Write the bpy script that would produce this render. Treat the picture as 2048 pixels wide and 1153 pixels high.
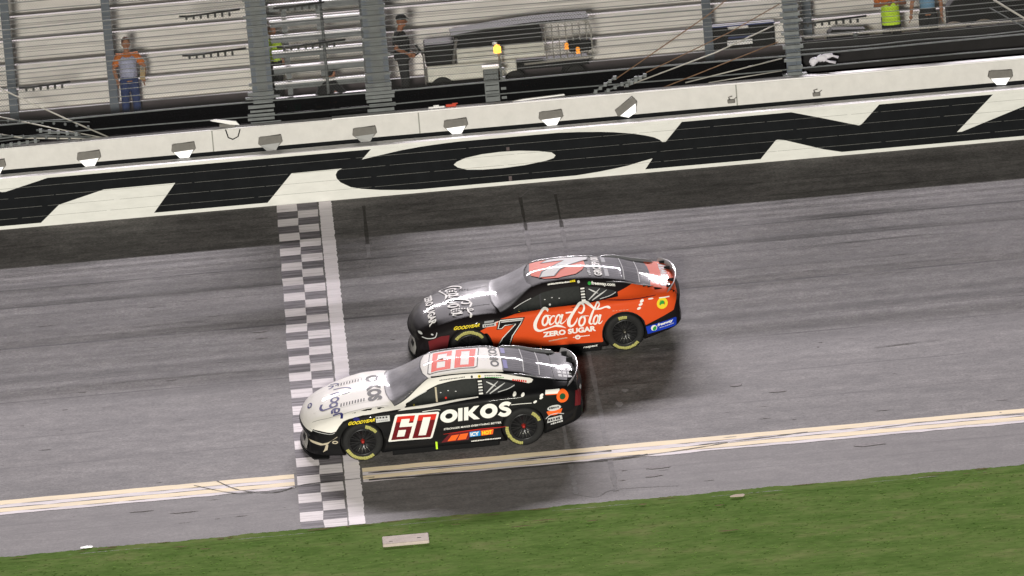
import bpy, bmesh, math, random
import numpy as np
from math import sin, cos, pi, radians, sqrt
from mathutils import Vector, Matrix
from mathutils.bvhtree import BVHTree
from mathutils.geometry import tessellate_polygon

for o in list(bpy.data.objects): bpy.data.objects.remove(o)
SC = bpy.context.scene
COL = SC.collection
random.seed(7)
BANK = radians(12)

# ---------------------------------------------------------------- camera
ELEV, YAW, ROLL, DIST, FPX = radians(9.5), radians(2.0), radians(4.76), 106.3, 11500.0
fw = Vector((sin(YAW)*cos(ELEV), cos(YAW)*cos(ELEV), -sin(ELEV)))
rt = Vector((cos(YAW), -sin(YAW), 0)); up = rt.cross(fw)
rt2 = rt*cos(ROLL) - up*sin(ROLL); up2 = rt*sin(ROLL) + up*cos(ROLL)
cd = bpy.data.cameras.new('camera'); cam = bpy.data.objects.new('camera', cd); COL.objects.link(cam)
cam.matrix_world = Matrix(((rt2.x, up2.x, -fw.x, -DIST*fw.x), (rt2.y, up2.y, -fw.y, -DIST*fw.y),
                           (rt2.z, up2.z, -fw.z, -DIST*fw.z), (0, 0, 0, 1)))
cd.sensor_width = 36; cd.lens = 36*FPX/2048; cd.clip_start = 1; cd.clip_end = 2000
SC.camera = cam
# ---------------------------------------------------------------- light
SC.view_settings.view_transform = 'Standard'; SC.view_settings.look = 'None'
SC.view_settings.exposure = 0.0; SC.view_settings.gamma = 1
KEY_EL, KEY_AZ = radians(34.0), radians(0)      # grandstand-roof floodlights: behind the wall
w = bpy.data.worlds.new('World'); SC.world = w; w.use_nodes = True
nt = w.node_tree; bg = nt.nodes['Background']; bg.inputs[1].default_value = 0.009
sky = nt.nodes.new('ShaderNodeTexSky'); sky.sky_type = 'NISHITA'; sky.sun_disc = False
sky.sun_elevation = radians(3); sky.sun_rotation = KEY_AZ
nt.links.new(sky.outputs[0], bg.inputs[0])
# long bank of roof floodlights on top of the grandstand, 110 m behind the track
sd = bpy.data.lights.new('floodlight_bank', 'AREA'); sd.shape = 'RECTANGLE'; sd.size = 60; sd.size_y = 1.3
sd.energy = 200000; sd.color = (1.0, .925, .975)
so = bpy.data.objects.new('floodlight_bank', sd); COL.objects.link(so)
dirv = Vector((sin(KEY_AZ)*cos(KEY_EL), cos(KEY_AZ)*cos(KEY_EL), sin(KEY_EL)))
so.location = dirv*110
so.rotation_euler = dirv.to_track_quat('Z', 'Y').to_euler()
# the infield light tower beside the camera position: this is a floodlit night race
ld = bpy.data.lights.new('infield_floodlight', 'SPOT'); ld.energy = 450000; ld.color = (1.0, .965, .85)
ld.shadow_soft_size = 3.0; ld.spot_size = radians(40); ld.spot_blend = .3
lo = bpy.data.objects.new('infield_floodlight', ld); COL.objects.link(lo)
lo.location = (-9, -100, 13)
lo.rotation_euler = (lo.location - Vector((0, 2, 1))).to_track_quat('Z', 'Y').to_euler()

# ---------------------------------------------------------------- helpers
def link(o, parent=None):
    COL.objects.link(o)
    if parent is not None: o.parent = parent
    return o
def tag(o, label=None, cat=None, group=None, kind=None):
    for k, v in (('label', label), ('category', cat), ('group', group), ('kind', kind)):
        if v: o[k] = v
    return o
def thing(name, label, cat, loc=(0, 0, 0), rot=(0, 0, 0), group=None):
    o = bpy.data.objects.new(name, None); link(o); o.location = loc; o.rotation_euler = rot
    return tag(o, label, cat, group)
def copy_tree(o, parent=None):
    c = o.copy(); link(c, parent)
    for ch in list(o.children): copy_tree(ch, c)
    return c
class MB:
    """collects shapes, builds one mesh object"""
    def __init__(s): s.bm = bmesh.new()
    def box(s, x0, x1, y0, y1, z0, z1, M=None, mi=0, bev=0):
        vs = [s.bm.verts.new((x, y, z)) for x in (x0, x1) for y in (y0, y1) for z in (z0, z1)]
        if M: 
            for v in vs: v.co = M @ v.co
        fs = [s.bm.faces.new([vs[i] for i in f]) for f in ((0,1,3,2),(4,6,7,5),(0,4,5,1),(2,3,7,6),(0,2,6,4),(1,5,7,3))]
        for f in fs: f.material_index = mi
        if bev:
            es = list({e for f in fs for e in f.edges})
            r = bmesh.ops.bevel(s.bm, geom=es, offset=bev, segments=2, affect='EDGES', profile=.5)
            for f in r['faces']: f.material_index = mi
        return s
    def poly(s, pts, mi=0, ext=None):
        """flat polygon, optionally extruded by vector ext"""
        vs = [s.bm.verts.new(p) for p in pts]; f = s.bm.faces.new(vs); f.material_index = mi
        if ext is not None:
            v2 = [s.bm.verts.new(Vector(p)+Vector(ext)) for p in pts]
            g = s.bm.faces.new(v2[::-1]); g.material_index = mi
            n = len(vs)
            for i in range(n):
                q = s.bm.faces.new((vs[i], vs[(i+1) % n], v2[(i+1) % n], v2[i])); q.material_index = mi
        return s
    def tube(s, pts, r, n=8, mi=0, cap=True, rr=None):
        pts = [Vector(p) for p in pts]; rings = []
        for i, p in enumerate(pts):
            t = (pts[min(i+1, len(pts)-1)] - pts[max(i-1, 0)]).normalized()
            a = t.orthogonal() if i == 0 else (a - t*a.dot(t))
            a = a.normalized(); b = t.cross(a)
            ra = rr[i] if rr else r
            rings.append([s.bm.verts.new(p + (a*cos(2*pi*k/n) + b*sin(2*pi*k/n))*ra) for k in range(n)])
        for A, B_ in zip(rings, rings[1:]):
            for k in range(n):
                f = s.bm.faces.new((A[k], A[(k+1) % n], B_[(k+1) % n], B_[k])); f.material_index = mi; f.smooth = True
        if cap and n > 2:
            for R_ in (rings[0][::-1], rings[-1]):
                f = s.bm.faces.new(R_); f.material_index = mi
        return s
    def lathe(s, prof, n=48, axis='Y', mi=0, c=(0, 0, 0), ang=(0, 2*pi)):
        """prof: (radius, height along axis)"""
        rings = []; full = abs(ang[1]-ang[0]-2*pi) < 1e-6; m = n if full else n+1
        for r, h in prof:
            ring = []
            for k in range(m):
                a = ang[0] + (ang[1]-ang[0])*k/n
                p = {'Y': (r*cos(a), h, r*sin(a)), 'Z': (r*cos(a), r*sin(a), h), 'X': (h, r*cos(a), r*sin(a))}[axis]
                ring.append(s.bm.verts.new(Vector(p)+Vector(c)))
            rings.append(ring)
        for A, B_ in zip(rings, rings[1:]):
            for k in range(m if full else m-1):
                f = s.bm.faces.new((A[k], A[(k+1) % m], B_[(k+1) % m], B_[k])); f.material_index = mi; f.smooth = True
        return s
    def sphere(s, c, r, sc=(1, 1, 1), mi=0, u=12, v=8):
        d = bmesh.ops.create_uvsphere(s.bm, u_segments=u, v_segments=v, radius=r)
        for q in d['verts']: q.co = Vector((q.co.x*sc[0], q.co.y*sc[1], q.co.z*sc[2])) + Vector(c)
        for f in {f for q in d['verts'] for f in q.link_faces}: f.material_index = mi; f.smooth = True
        return s
    def build(s, name, mats, parent=None, recalc=True):
        if recalc: bmesh.ops.recalc_face_normals(s.bm, faces=s.bm.faces)
        me = bpy.data.meshes.new(name); s.bm.to_mesh(me); s.bm.free()
        for m in (mats if isinstance(mats, (list, tuple)) else [mats]): me.materials.append(m)
        o = bpy.data.objects.new(name, me)
        return link(o, parent)

# ---------------------------------------------------------------- materials
def mat(name, col, rough=.6, metal=0, coat=0, emit=None, estr=0, var=0, vscale=6, bump=0, bscale=40, spec=.25, stretch=(1,1,1), alpha=1, crough=.10):
    m = bpy.data.materials.new(name); m.use_nodes = True; n = m.node_tree; b = n.nodes['Principled BSDF']
    b.inputs['Base Color'].default_value = (*col, 1); b.inputs['Roughness'].default_value = rough
    b.inputs['Metallic'].default_value = metal; b.inputs['Coat Weight'].default_value = coat
    b.inputs['Coat Roughness'].default_value = crough; b.inputs['Specular IOR Level'].default_value = spec
    if alpha < 1: b.inputs['Alpha'].default_value = alpha
    if emit: b.inputs['Emission Color'].default_value = (*emit, 1); b.inputs['Emission Strength'].default_value = estr
    if var or bump:
        tc = n.nodes.new('ShaderNodeTexCoord'); mp = n.nodes.new('ShaderNodeMapping'); mp.inputs['Scale'].default_value = stretch
        n.links.new(tc.outputs['Object'], mp.inputs[0])
        if var:
            t = n.nodes.new('ShaderNodeTexNoise'); t.inputs['Scale'].default_value = vscale; t.inputs['Detail'].default_value = 8
            t.inputs['Roughness'].default_value = .65
            n.links.new(mp.outputs[0], t.inputs[0])
            r = n.nodes.new('ShaderNodeMapRange'); r.inputs[1].default_value = .25; r.inputs[2].default_value = .75
            r.inputs[3].default_value = 1-var; r.inputs[4].default_value = 1+var*.6
            n.links.new(t.outputs[0], r.inputs[0])
            x = n.nodes.new('ShaderNodeVectorMath'); x.operation = 'SCALE'; x.inputs[0].default_value = col
            n.links.new(r.outputs[0], x.inputs['Scale']); n.links.new(x.outputs[0], b.inputs['Base Color'])
        if bump:
            t2 = n.nodes.new('ShaderNodeTexNoise'); t2.inputs['Scale'].default_value = bscale; t2.inputs['Detail'].default_value = 6
            n.links.new(mp.outputs[0], t2.inputs[0])
            bp = n.nodes.new('ShaderNodeBump'); bp.inputs['Strength'].default_value = bump; bp.inputs['Distance'].default_value = .01
            n.links.new(t2.outputs[0], bp.inputs['Height']); n.links.new(bp.outputs[0], b.inputs['Normal'])
    return m
def ramp(n, src, stops):
    r = n.nodes.new('ShaderNodeValToRGB'); n.links.new(src, r.inputs[0]); e = r.color_ramp.elements
    while len(e) < len(stops): e.new(.5)
    for k, (p, c) in enumerate(stops): e[k].position = p; e[k].color = c if len(c) == 4 else (*c, 1)
    return r
def noise(n, vec, scale, detail=6, rough=.6, stretch=(1,1,1), loc=(0,0,0)):
    mp = n.nodes.new('ShaderNodeMapping'); mp.inputs['Scale'].default_value = stretch; mp.inputs['Location'].default_value = loc
    n.links.new(vec, mp.inputs[0])
    t = n.nodes.new('ShaderNodeTexNoise'); t.inputs['Scale'].default_value = scale; t.inputs['Detail'].default_value = detail
    t.inputs['Roughness'].default_value = rough; n.links.new(mp.outputs[0], t.inputs[0]); return t.outputs[0]
def math_(n, op, a, b=None, c=None):
    m = n.nodes.new('ShaderNodeMath'); m.operation = op
    for i, v in enumerate((a, b, c)):
        if v is None: continue
        if isinstance(v, (int, float)): m.inputs[i].default_value = v
        else: n.links.new(v, m.inputs[i])
    return m.outputs[0]
def mixc(n, fac, a, b, mode='MIX'):
    m = n.nodes.new('ShaderNodeMix'); m.data_type = 'RGBA'; m.blend_type = mode
    if isinstance(fac, (int, float)): m.inputs[0].default_value = fac
    else: n.links.new(fac, m.inputs[0])
    for i, v in ((6, a), (7, b)):
        if isinstance(v, tuple): m.inputs[i].default_value = (*v, 1)
        else: n.links.new(v, m.inputs[i])
    return m.outputs[2]

# ---------------------------------------------------------------- the setting
V_WALL, V_GRASS, V_LINE = 5.44, -10.2, -7.76
Y_WALL, Z_WALL = V_WALL*cos(BANK), V_WALL*sin(BANK)

def asphalt_mat():
    m = bpy.data.materials.new('race_asphalt'); m.use_nodes = True; n = m.node_tree; b = n.nodes['Principled BSDF']
    tc = n.nodes.new('ShaderNodeTexCoord').outputs['Object']
    streak = noise(n, tc, 1.0, 8, .66, (.45, 2.4, 1))
    blot = noise(n, tc, 1.0, 6, .6, (.5, 1.0, 1), (3, 7, 0))
    grain = noise(n, tc, 34, 5, .8, (.5, 1, 1))
    s = ramp(n, streak, [(.25, (.070, .066, .066)), (.5, (.116, .110, .110)), (.75, (.172, .164, .166))]).outputs[0]
    s = mixc(n, .45, s, ramp(n, blot, [(.3, (.35, .35, .35)), (.7, (.72, .7, .7))]).outputs[0], 'OVERLAY')
    g = ramp(n, grain, [(.36, (.16, .16, .16)), (.64, (.84, .84, .84))]).outputs[0]
    s = mixc(n, .75, s, g, 'OVERLAY')
    mot = noise(n, tc, 5.5, 5, .75, (.55, 1, 1), (9, 4, 0))
    s = mixc(n, .55, s, ramp(n, mot, [(.34, (.22, .22, .22)), (.66, (.80, .79, .79))]).outputs[0], 'OVERLAY')
    sep = n.nodes.new('ShaderNodeSeparateXYZ'); n.links.new(tc, sep.inputs[0])
    wob = noise(n, tc, 1.0, 4, .6, (.30, .05, 1))
    v = math_(n, 'ADD', sep.outputs[1], math_(n, 'MULTIPLY', math_(n, 'SUBTRACT', wob, .5), .09))
    amp = noise(n, tc, 1.0, 4, .7, (.5, 2.0, 1), (11, 0, 0))
    # paving joints and rubbered grooves that run along the lap
    for v0, wd, st in ((2.15, .05, .9), (1.24, .045, .6), (1.35, .20, .35), (2.3, .16, .3), (-.80, .050, 1.15), (.80, .022, .5), (-2.35, .22, .42), (-2.6, .03, .5), (3.62, .03, .35),
                       (-3.4, .03, .7), (-3.6, .25, .25), (-5.1, .025, .6), (4.35, .03, .4), (.05, .25, .25), (-8.9, .05, .4), (-9.3, .02, .5), (-6.4, .02, .5)):
        d = math_(n, 'ABSOLUTE', math_(n, 'SUBTRACT', v, v0))
        k = n.nodes.new('ShaderNodeMapRange'); k.inputs[1].default_value = wd*.3; k.inputs[2].default_value = wd
        k.inputs[3].default_value = st; k.inputs[4].default_value = 0; n.links.new(d, k.inputs[0])
        a2 = n.nodes.new('ShaderNodeMapRange'); a2.inputs[1].default_value = .32; a2.inputs[2].default_value = .6; n.links.new(amp, a2.inputs[0])
        s = mixc(n, math_(n, 'MINIMUM', math_(n, 'MULTIPLY', k.outputs[0], math_(n, 'MULTIPLY', a2.outputs[0], 1.35)), .95), s, (.018, .016, .016))
    # apron below the double line is paler and smoother
    ap = n.nodes.new('ShaderNodeMapRange'); ap.inputs[1].default_value = V_LINE-.1; ap.inputs[2].default_value = V_LINE
    ap.inputs[3].default_value = .35; ap.inputs[4].default_value = 0; n.links.new(sep.outputs[1], ap.inputs[0])
    s = mixc(n, ap.outputs[0], s, (.185, .172, .178))
    pal = noise(n, tc, 1.0, 5, .7, (.9, 5, 1), (5, 2, 0))
    sp = ramp(n, pal, [(.66, (0, 0, 0)), (.76, (1, 1, 1))]).outputs[0]
    s = mixc(n, math_(n, 'MULTIPLY', sp, .22), s, (.36, .34, .35))
    n.links.new(s, b.inputs['Base Color'])
    b.inputs['Roughness'].default_value = .72; b.inputs['Specular IOR Level'].default_value = .28
    bp = n.nodes.new('ShaderNodeBump'); bp.inputs['Strength'].default_value = .35; bp.inputs['Distance'].default_value = .006
    n.links.new(grain, bp.inputs['Height']); n.links.new(bp.outputs[0], b.inputs['Normal'])
    return m
M_ASPH = asphalt_mat()
ROT = (BANK, 0, 0)
def sheet(name, x0, x1, v0, v1, w, m, seg=1):
    mb = MB(); mb.poly([(x0, v0, w), (x1, v0, w), (x1, v1, w), (x0, v1, w)])
    o = mb.build(name, m); o.rotation_euler = ROT; o['kind'] = 'structure'; return o
sheet('race_track', -220, 220, V_GRASS-.15, V_WALL+.3, 0, M_ASPH)

def paint_mat(name, col, wear=.5, under=(.12, .115, .12), st=(.6, 6, 1), rough=.75, thr=.55):
    m = bpy.data.materials.new(name); m.use_nodes = True; n = m.node_tree; b = n.nodes['Principled BSDF']
    tc = n.nodes.new('ShaderNodeTexCoord').outputs['Object']
    a = noise(n, tc, 1.3, 8, .7, st); c = noise(n, tc, 30, 4, .7, (.4, 1, 1))
    k = ramp(n, a, [(thr-.12, (0, 0, 0)), (thr+.16, (1, 1, 1))]).outputs[0]
    s = mixc(n, math_(n, 'MULTIPLY', k, wear), col, under)
    s = mixc(n, .3, s, ramp(n, c, [(.3, (.3, .3, .3)), (.7, (.65, .65, .65))]).outputs[0], 'OVERLAY')
    n.links.new(s, b.inputs['Base Color']); b.inputs['Roughness'].default_value = rough; b.inputs['Specular IOR Level'].default_value = .25
    return m
M_LW = paint_mat('white_track_paint', (.84, .78, .82), .7, (.26, .24, .26), (.7, 13, 1), thr=.58)
M_LW2 = paint_mat('bar_white_paint', (.88, .82, .87), .7, (.4, .37, .4), (.6, 12, 1), thr=.62)
M_LD = paint_mat('dark_track_paint', (.060, .055, .060), .85, (.33, .30, .34), (.7, 14, 1), thr=.5, rough=.75)
M_LY = paint_mat('yellow_track_paint', (.93, .78, .56), .5, (.62, .55, .52), thr=.55)
M_LL = paint_mat('worn_white_paint', (.80, .74, .79), .8, (.26, .24, .26), (.5, 6, 1), thr=.6)

# finish line: two columns of checks and a white bar, on the asphalt
def in_local(o): o.rotation_euler = ROT; return o
mb = MB(); CH = .392; X0 = -4.222
random.seed(3)
nrow = int((V_WALL-V_GRASS)/CH)+1
for c in range(2):
    for r in range(nrow):
        vtop = V_WALL - .02 - r*CH; vbot = max(vtop-CH, V_GRASS+.01)
        if vtop-vbot < .05: continue
        j = lambda: random.uniform(-.012, .012)
        x0 = X0+c*CH; white = (r+c) % 2 == 0
        mb.poly([(x0+j(), vbot, .004), (x0+CH+j(), vbot, .004), (x0+CH+j(), vtop, .004), (x0+j(), vtop, .004)], 0 if white else 1)
fl = in_local(mb.build('finish_line_checks', [M_LW, M_LD])); fl['kind'] = 'structure'
mb = MB(); xb = X0+2*CH+.03
N = 220
prev = None
for i in range(N+1):
    v = V_WALL-.02 - (V_WALL-V_GRASS-.04)*i/N
    a = (xb+random.uniform(-.006, .006), v, .004); b_ = (xb+.245+.03*i/N+random.uniform(-.012, .012), v, .004)
    if prev: mb.poly([prev[0], a, b_, prev[1]])
    prev = (a, b_)
o = in_local(mb.build('finish_line_bar', M_LW2)); o['kind'] = 'structure'
# double yellow line with worn white between and below
for name, va, vb, m in (('yellow_line_upper', -7.80, -7.985, M_LY), ('worn_white_band', -7.995, -8.13, M_LL), ('yellow_line_lower', -8.14, -8.30, M_LY), ('worn_white_edge', -8.31, -8.41, M_LL)):
    for xa, xe in ((-220, X0-.05), (X0+2*CH+.34, 220)):
        mb = MB(); n_ = 160; prev = None
        xs = np.linspace(xa, xe, 3) if False else sorted(set([xa, xe]+[x for x in np.arange(-14, 14, .25) if xa < x < xe]))
        for x in xs:
            e_ = .02 if 'white' in name else .008
            p_ = ((x, va+random.uniform(-e_, e_), .004), (x, vb+random.uniform(-e_, e_), .004))
            if prev: mb.poly([prev[1], p_[1], p_[0], prev[0]])
            prev = p_
        in_local(mb.build(name, m))['kind'] = 'structure'
# saw-cut timing loops and black skid marks
M_CUT = mat('loop_sealant', (.20, .19, .20), .8, var=.5, vscale=8, spec=.3)
M_SKID = mat('skid_rubber', (.070, .065, .066), .8, var=.4, vscale=5)
def strip(mb, pts, wd, w=.006, jit=0):
    prev = None
    P_ = [Vector((p[0], p[1])) for p in pts]
    out = []
    for i in range(len(P_)-1):
        for k in range(6): 
            t = k/6
            p0 = P_[max(i-1, 0)]; p1 = P_[i]; p2 = P_[i+1]; p3 = P_[min(i+2, len(P_)-1)]
            out.append(.5*((2*p1)+(-p0+p2)*t+(2*p0-5*p1+4*p2-p3)*t*t+(-p0+3*p1-3*p2+p3)*t**3))
    out.append(P_[-1])
    for i, p in enumerate(out):
        t = (out[min(i+1, len(out)-1)]-out[max(i-1, 0)]).normalized(); nn = Vector((-t.y, t.x))*wd*.5*(1+random.uniform(-jit, jit))
        a = (p.x+nn.x, p.y+nn.y, w); b_ = (p.x-nn.x, p.y-nn.y, w)
        if prev: mb.poly([prev[0], a, b_, prev[1]])
        prev = (a, b_)
M_CUT_SHADE = mat('shaded_loop_sealant', (.078, .073, .071), .9, var=.5, vscale=8, spec=.1)  # darker copy of the loop sealant: the wall's shade put into the colour
mb = MB()
for x in (.46, 1.14):
    strip(mb, [(x, V_GRASS+.45), (x, -9.3), (x, -8.44)], .075, jit=.5); strip(mb, [(x, -7.77), (x+.01, -4), (x-.01, 1), (x, 2.9)], .075, jit=.5)
strip(mb, [(-2.56, 2.9), (-2.56, 2.2)], .07, jit=.5)
strip(mb, [(.46, V_WALL-.75), (.75, V_WALL-.33), (1.14, V_WALL-.62)], .018)
strip(mb, [(-2.9, V_WALL-.35), (-1.5, V_WALL-.22), (0, V_WALL-.3), (.8, V_WALL-.3)], .014)
strip(mb, [(.46, V_GRASS+.45), (.8, V_GRASS+.28), (1.14, V_GRASS+.52), (2.2, V_GRASS+.44)], .014)
in_local(mb.build('timing_loop_cuts', M_CUT))['kind'] = 'structure'
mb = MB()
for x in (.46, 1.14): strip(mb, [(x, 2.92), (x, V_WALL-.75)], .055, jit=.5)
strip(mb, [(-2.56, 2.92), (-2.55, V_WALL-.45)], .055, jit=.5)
in_local(mb.build('shaded_loop_cuts', M_CUT_SHADE))['kind'] = 'structure'
mb = MB()
for pts, wd in (([(-5.6, -7.8), (-5.2, -8.3), (-4.6, -8.5), (-4.1, -8.3), (-2.9, -8.25)], .04), ([(-6.0, -7.9), (-5.4, -8.35), (-5.0, -8.45)], .03),
                ([(1.2, -8.42), (2.4, -8.28), (3.2, -8.13)], .04), ([(-3, -8.35), (-.8, -8.42), (1.0, -8.40), (1.8, -8.33)], .10), ([(-3, -8.05), (-1, -8.08), (1.2, -8.03)], .07),
                ([(2.7, -8.12), (3.9, -8.05), (4.6, -7.98)], .05), ([(5.2, .72), (6.4, .80), (7.9, .86)], .022), ([(6.2, -4.45), (7.4, -4.35)], .03), ([(-7.9, -2.95), (-6.3, -2.9), (-4.6, -2.95)], .02), ([(-6.9, -.28), (-5.6, -.22)], .018), ([(5.6, -8.1), (7.0, -8.0), (8.5, -8.06)], .035), ([(4.9, 3.1), (6.2, 3.2), (7.6, 3.25)], .02)):
    strip(mb, pts, wd*.6, .0085, .7)
in_local(mb.build('skid_marks', M_SKID))['kind'] = 'structure'

M_PALE_M = mat('pale_scuffs', (.27, .25, .265), .85, var=.4, vscale=14)
mb = MB(); random.seed(21)
spots = [(-4.68, -1.35, .14, .07), (-4.70, -1.05, .16, .05), (-6.35, -3.0, .16, .04), (-7.95, -3.2, .12, .03), (-6.1, 1.15, .3, .012), (1.5, -6.0, .10, .16), (1.65, -5.4, .08, .1), (3.6, -5.6, .16, .08), (4.3, -6.05, .22, .06), (5.6, -8.75, .35, .09), (1.95, -8.9, .28, .09), (1.8, -9.25, .2, .07), (-2.3, -2.0, .05, .03), (-1.9, 1.3, .12, .02), (-6.9, -8.8, .25, .03), (-6.2, -9.0, .3, .03)]
spots += [(random.uniform(-10, 10.5), random.uniform(-9.9, 2.5), random.uniform(.02, .16), random.uniform(.006, .02)) for _ in range(110)]
for x, v, a_, b__ in spots:
    n_ = 9; mb.poly([(x+a_*cos(2*pi*k/n_)*random.uniform(.5, 1), v+b__*sin(2*pi*k/n_)*random.uniform(.5, 1), .0065) for k in range(n_)])
in_local(mb.build('pale_scuff_marks', M_PALE_M))['kind'] = 'structure'
# infield grass: one sheet out to the horizon, blades in front of the lens
def grass_mat(name, c0, c1, c2):
    m = bpy.data.materials.new(name); m.use_nodes = True; n = m.node_tree; b = n.nodes['Principled BSDF']
    tc = n.nodes.new('ShaderNodeTexCoord').outputs['Object']
    a = noise(n, tc, 1.0, 8, .65, (.9, 2.6, 1)); c = noise(n, tc, 16, 5, .7, (.28, 1, 1))
    s = ramp(n, a, [(.3, c0), (.52, c1), (.75, c2)]).outputs[0]
    s = mixc(n, .5, s, ramp(n, c, [(.3, (.28, .28, .28)), (.7, (.70, .70, .70))]).outputs[0], 'OVERLAY')
    d = noise(n, tc, 1.0, 4, .6, (3.0, 22, 1), (4, 1, 0))
    s = mixc(n, math_(n, 'MULTIPLY', ramp(n, d, [(.62, (0, 0, 0)), (.72, (1, 1, 1))]).outputs[0], .55), s, (.018, .045, .006))
    n.links.new(s, b.inputs['Base Color']); b.inputs['Roughness'].default_value = 1; b.inputs['Specular IOR Level'].default_value = 0
    return m
M_GR = grass_mat('mown_grass', (.078, .140, .034), (.120, .182, .054), (.190, .208, .090))
M_BL = grass_mat('grass_blades', (.07, .14, .03), (.115, .195, .05), (.19, .23, .09))
mb = MB(); prof = [(-300, -5.6), (-60, -5.6), (-30, -5.3), (-22, -4.4), (-16.6, -3.53), (V_GRASS*cos(BANK), V_GRASS*sin(BANK)-.008)]
for (ya, za), (yb, zb_) in zip(prof, prof[1:]): mb.poly([(-400, ya, za), (400, ya, za), (400, yb, zb_), (-400, yb, zb_)])
bmesh.ops.remove_doubles(mb.bm, verts=mb.bm.verts, dist=.001)
mb.build('infield_ground', M_GR)['kind'] = 'structure'
random.seed(8); mb = MB(); prev = None
for x in np.arange(-13, 13, .05):
    e_ = V_GRASS + .018*sin(x*2.3)+.012*sin(x*7.1)+random.uniform(-.012, .02)
    q = ((x, V_GRASS-.25, -.005), (x, e_, .0075))
    if prev: mb.poly([prev[0], q[0], q[1], prev[1]])
    prev = q
in_local(mb.build('grass_verge', M_GR))['kind'] = 'structure'
M_DIRT = mat('dry_dirt', (.17, .14, .08), 1.0, var=.4, vscale=9, spec=0)
mb = MB()
for k in range(46):
    x, v = random.uniform(-10, 10.5), V_GRASS-.02-abs(random.gauss(0, .9)) if k % 2 else V_GRASS+random.uniform(-.08, .0)
    a_, b__ = random.uniform(.06, .34), random.uniform(.008, .035)
    mb.poly([(x+a_*cos(2*pi*q/9)*random.uniform(.4, 1), v+b__*sin(2*pi*q/9)*random.uniform(.4, 1), .012) for q in range(9)])
in_local(mb.build('dirt_patches', M_DIRT))['kind'] = 'structure'
random.seed(5)
vs = []; fs = []
for i in range(16000):
    x = random.uniform(-10.5, 10.8); v = V_GRASS + .05*math.sin(x*2.3)+.03*math.sin(x*5.1) - .02 - random.random()*6.6 + random.uniform(-.03, .02)
    h = random.uniform(.004, .016); wd = random.uniform(.015, .055); a = random.uniform(-.12, .12); ln = random.uniform(-.04, .04)
    p = Vector((x, v, -.01)); d = Vector((cos(a), sin(a), 0))*wd
    k = len(vs); vs += [p-d, p+d, p+Vector((ln+random.uniform(-.02, .02), random.uniform(-.02, .02), h))]; fs.append((k, k+1, k+2))
me = bpy.data.meshes.new('grass'); me.from_pydata(vs, [], fs); me.materials.append(M_BL)
o = link(bpy.data.objects.new('grass', me)); o.rotation_euler = ROT
tag(o, 'short green mown grass along the edge of the track', 'grass', kind='stuff')

# ground behind the wall
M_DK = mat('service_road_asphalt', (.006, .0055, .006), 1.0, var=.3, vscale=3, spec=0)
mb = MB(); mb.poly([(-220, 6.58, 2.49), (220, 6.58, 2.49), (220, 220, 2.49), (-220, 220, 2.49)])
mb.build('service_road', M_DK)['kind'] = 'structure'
M_LEDGE = mat('stained_ledge', (.20, .165, .17), .8, var=.45, vscale=3, stretch=(.4, 3, 1))
mb = MB(); mb.box(-40, 40, 6.56, 7.25, 2.40, 2.52); mb.build('service_walkway', M_LEDGE)['kind'] = 'structure'

# ---- outer wall with padded barrier
M_CREAM = mat('barrier_cream_paint', (.74, .735, .715), .7, var=.10, vscale=2.5, stretch=(1, 1, 3))
M_TOPW = mat('barrier_top_white', (.86, .84, .85), .4, var=.08, vscale=3)
M_BLK = mat('barrier_black_paint', (.010, .011, .013), .8, var=.3, vscale=3, spec=.08)
M_SEAM = mat('barrier_seam', (.22, .22, .21), .6, var=.6, vscale=14, stretch=(1, 1, 1))
M_CONC = mat('wall_cream_concrete', (.68, .66, .65), .7, var=.10, vscale=4, bump=.1)
M_STAIN = mat('rust_stain', (.11, .085, .09), .7, var=.4, vscale=9)
bar = thing('impact_barrier', 'black and cream padded barrier painted with huge letters facing the track', 'barrier', (0, Y_WALL, 0))
mb = MB(); n_t = 5; zt0, zt1 = .6, 2.115; th_ = (zt1-Z_WALL)/n_t
mb.box(-60, 60, 0, .57, .7, zt1-.003)
mb.build('tube_stack', M_CREAM, bar)
mb = MB(); mb.box(-60, 60, -.012, .575, zt1-.003+.002, zt1+.012, bev=.004); mb.build('top_plate', M_TOPW, bar)
mb = MB()
ztop, zbot = 2.062, 1.200
mb.box(-12.5, 13.6, -.003, -.0005, zbot, ztop, mi=0)
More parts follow.
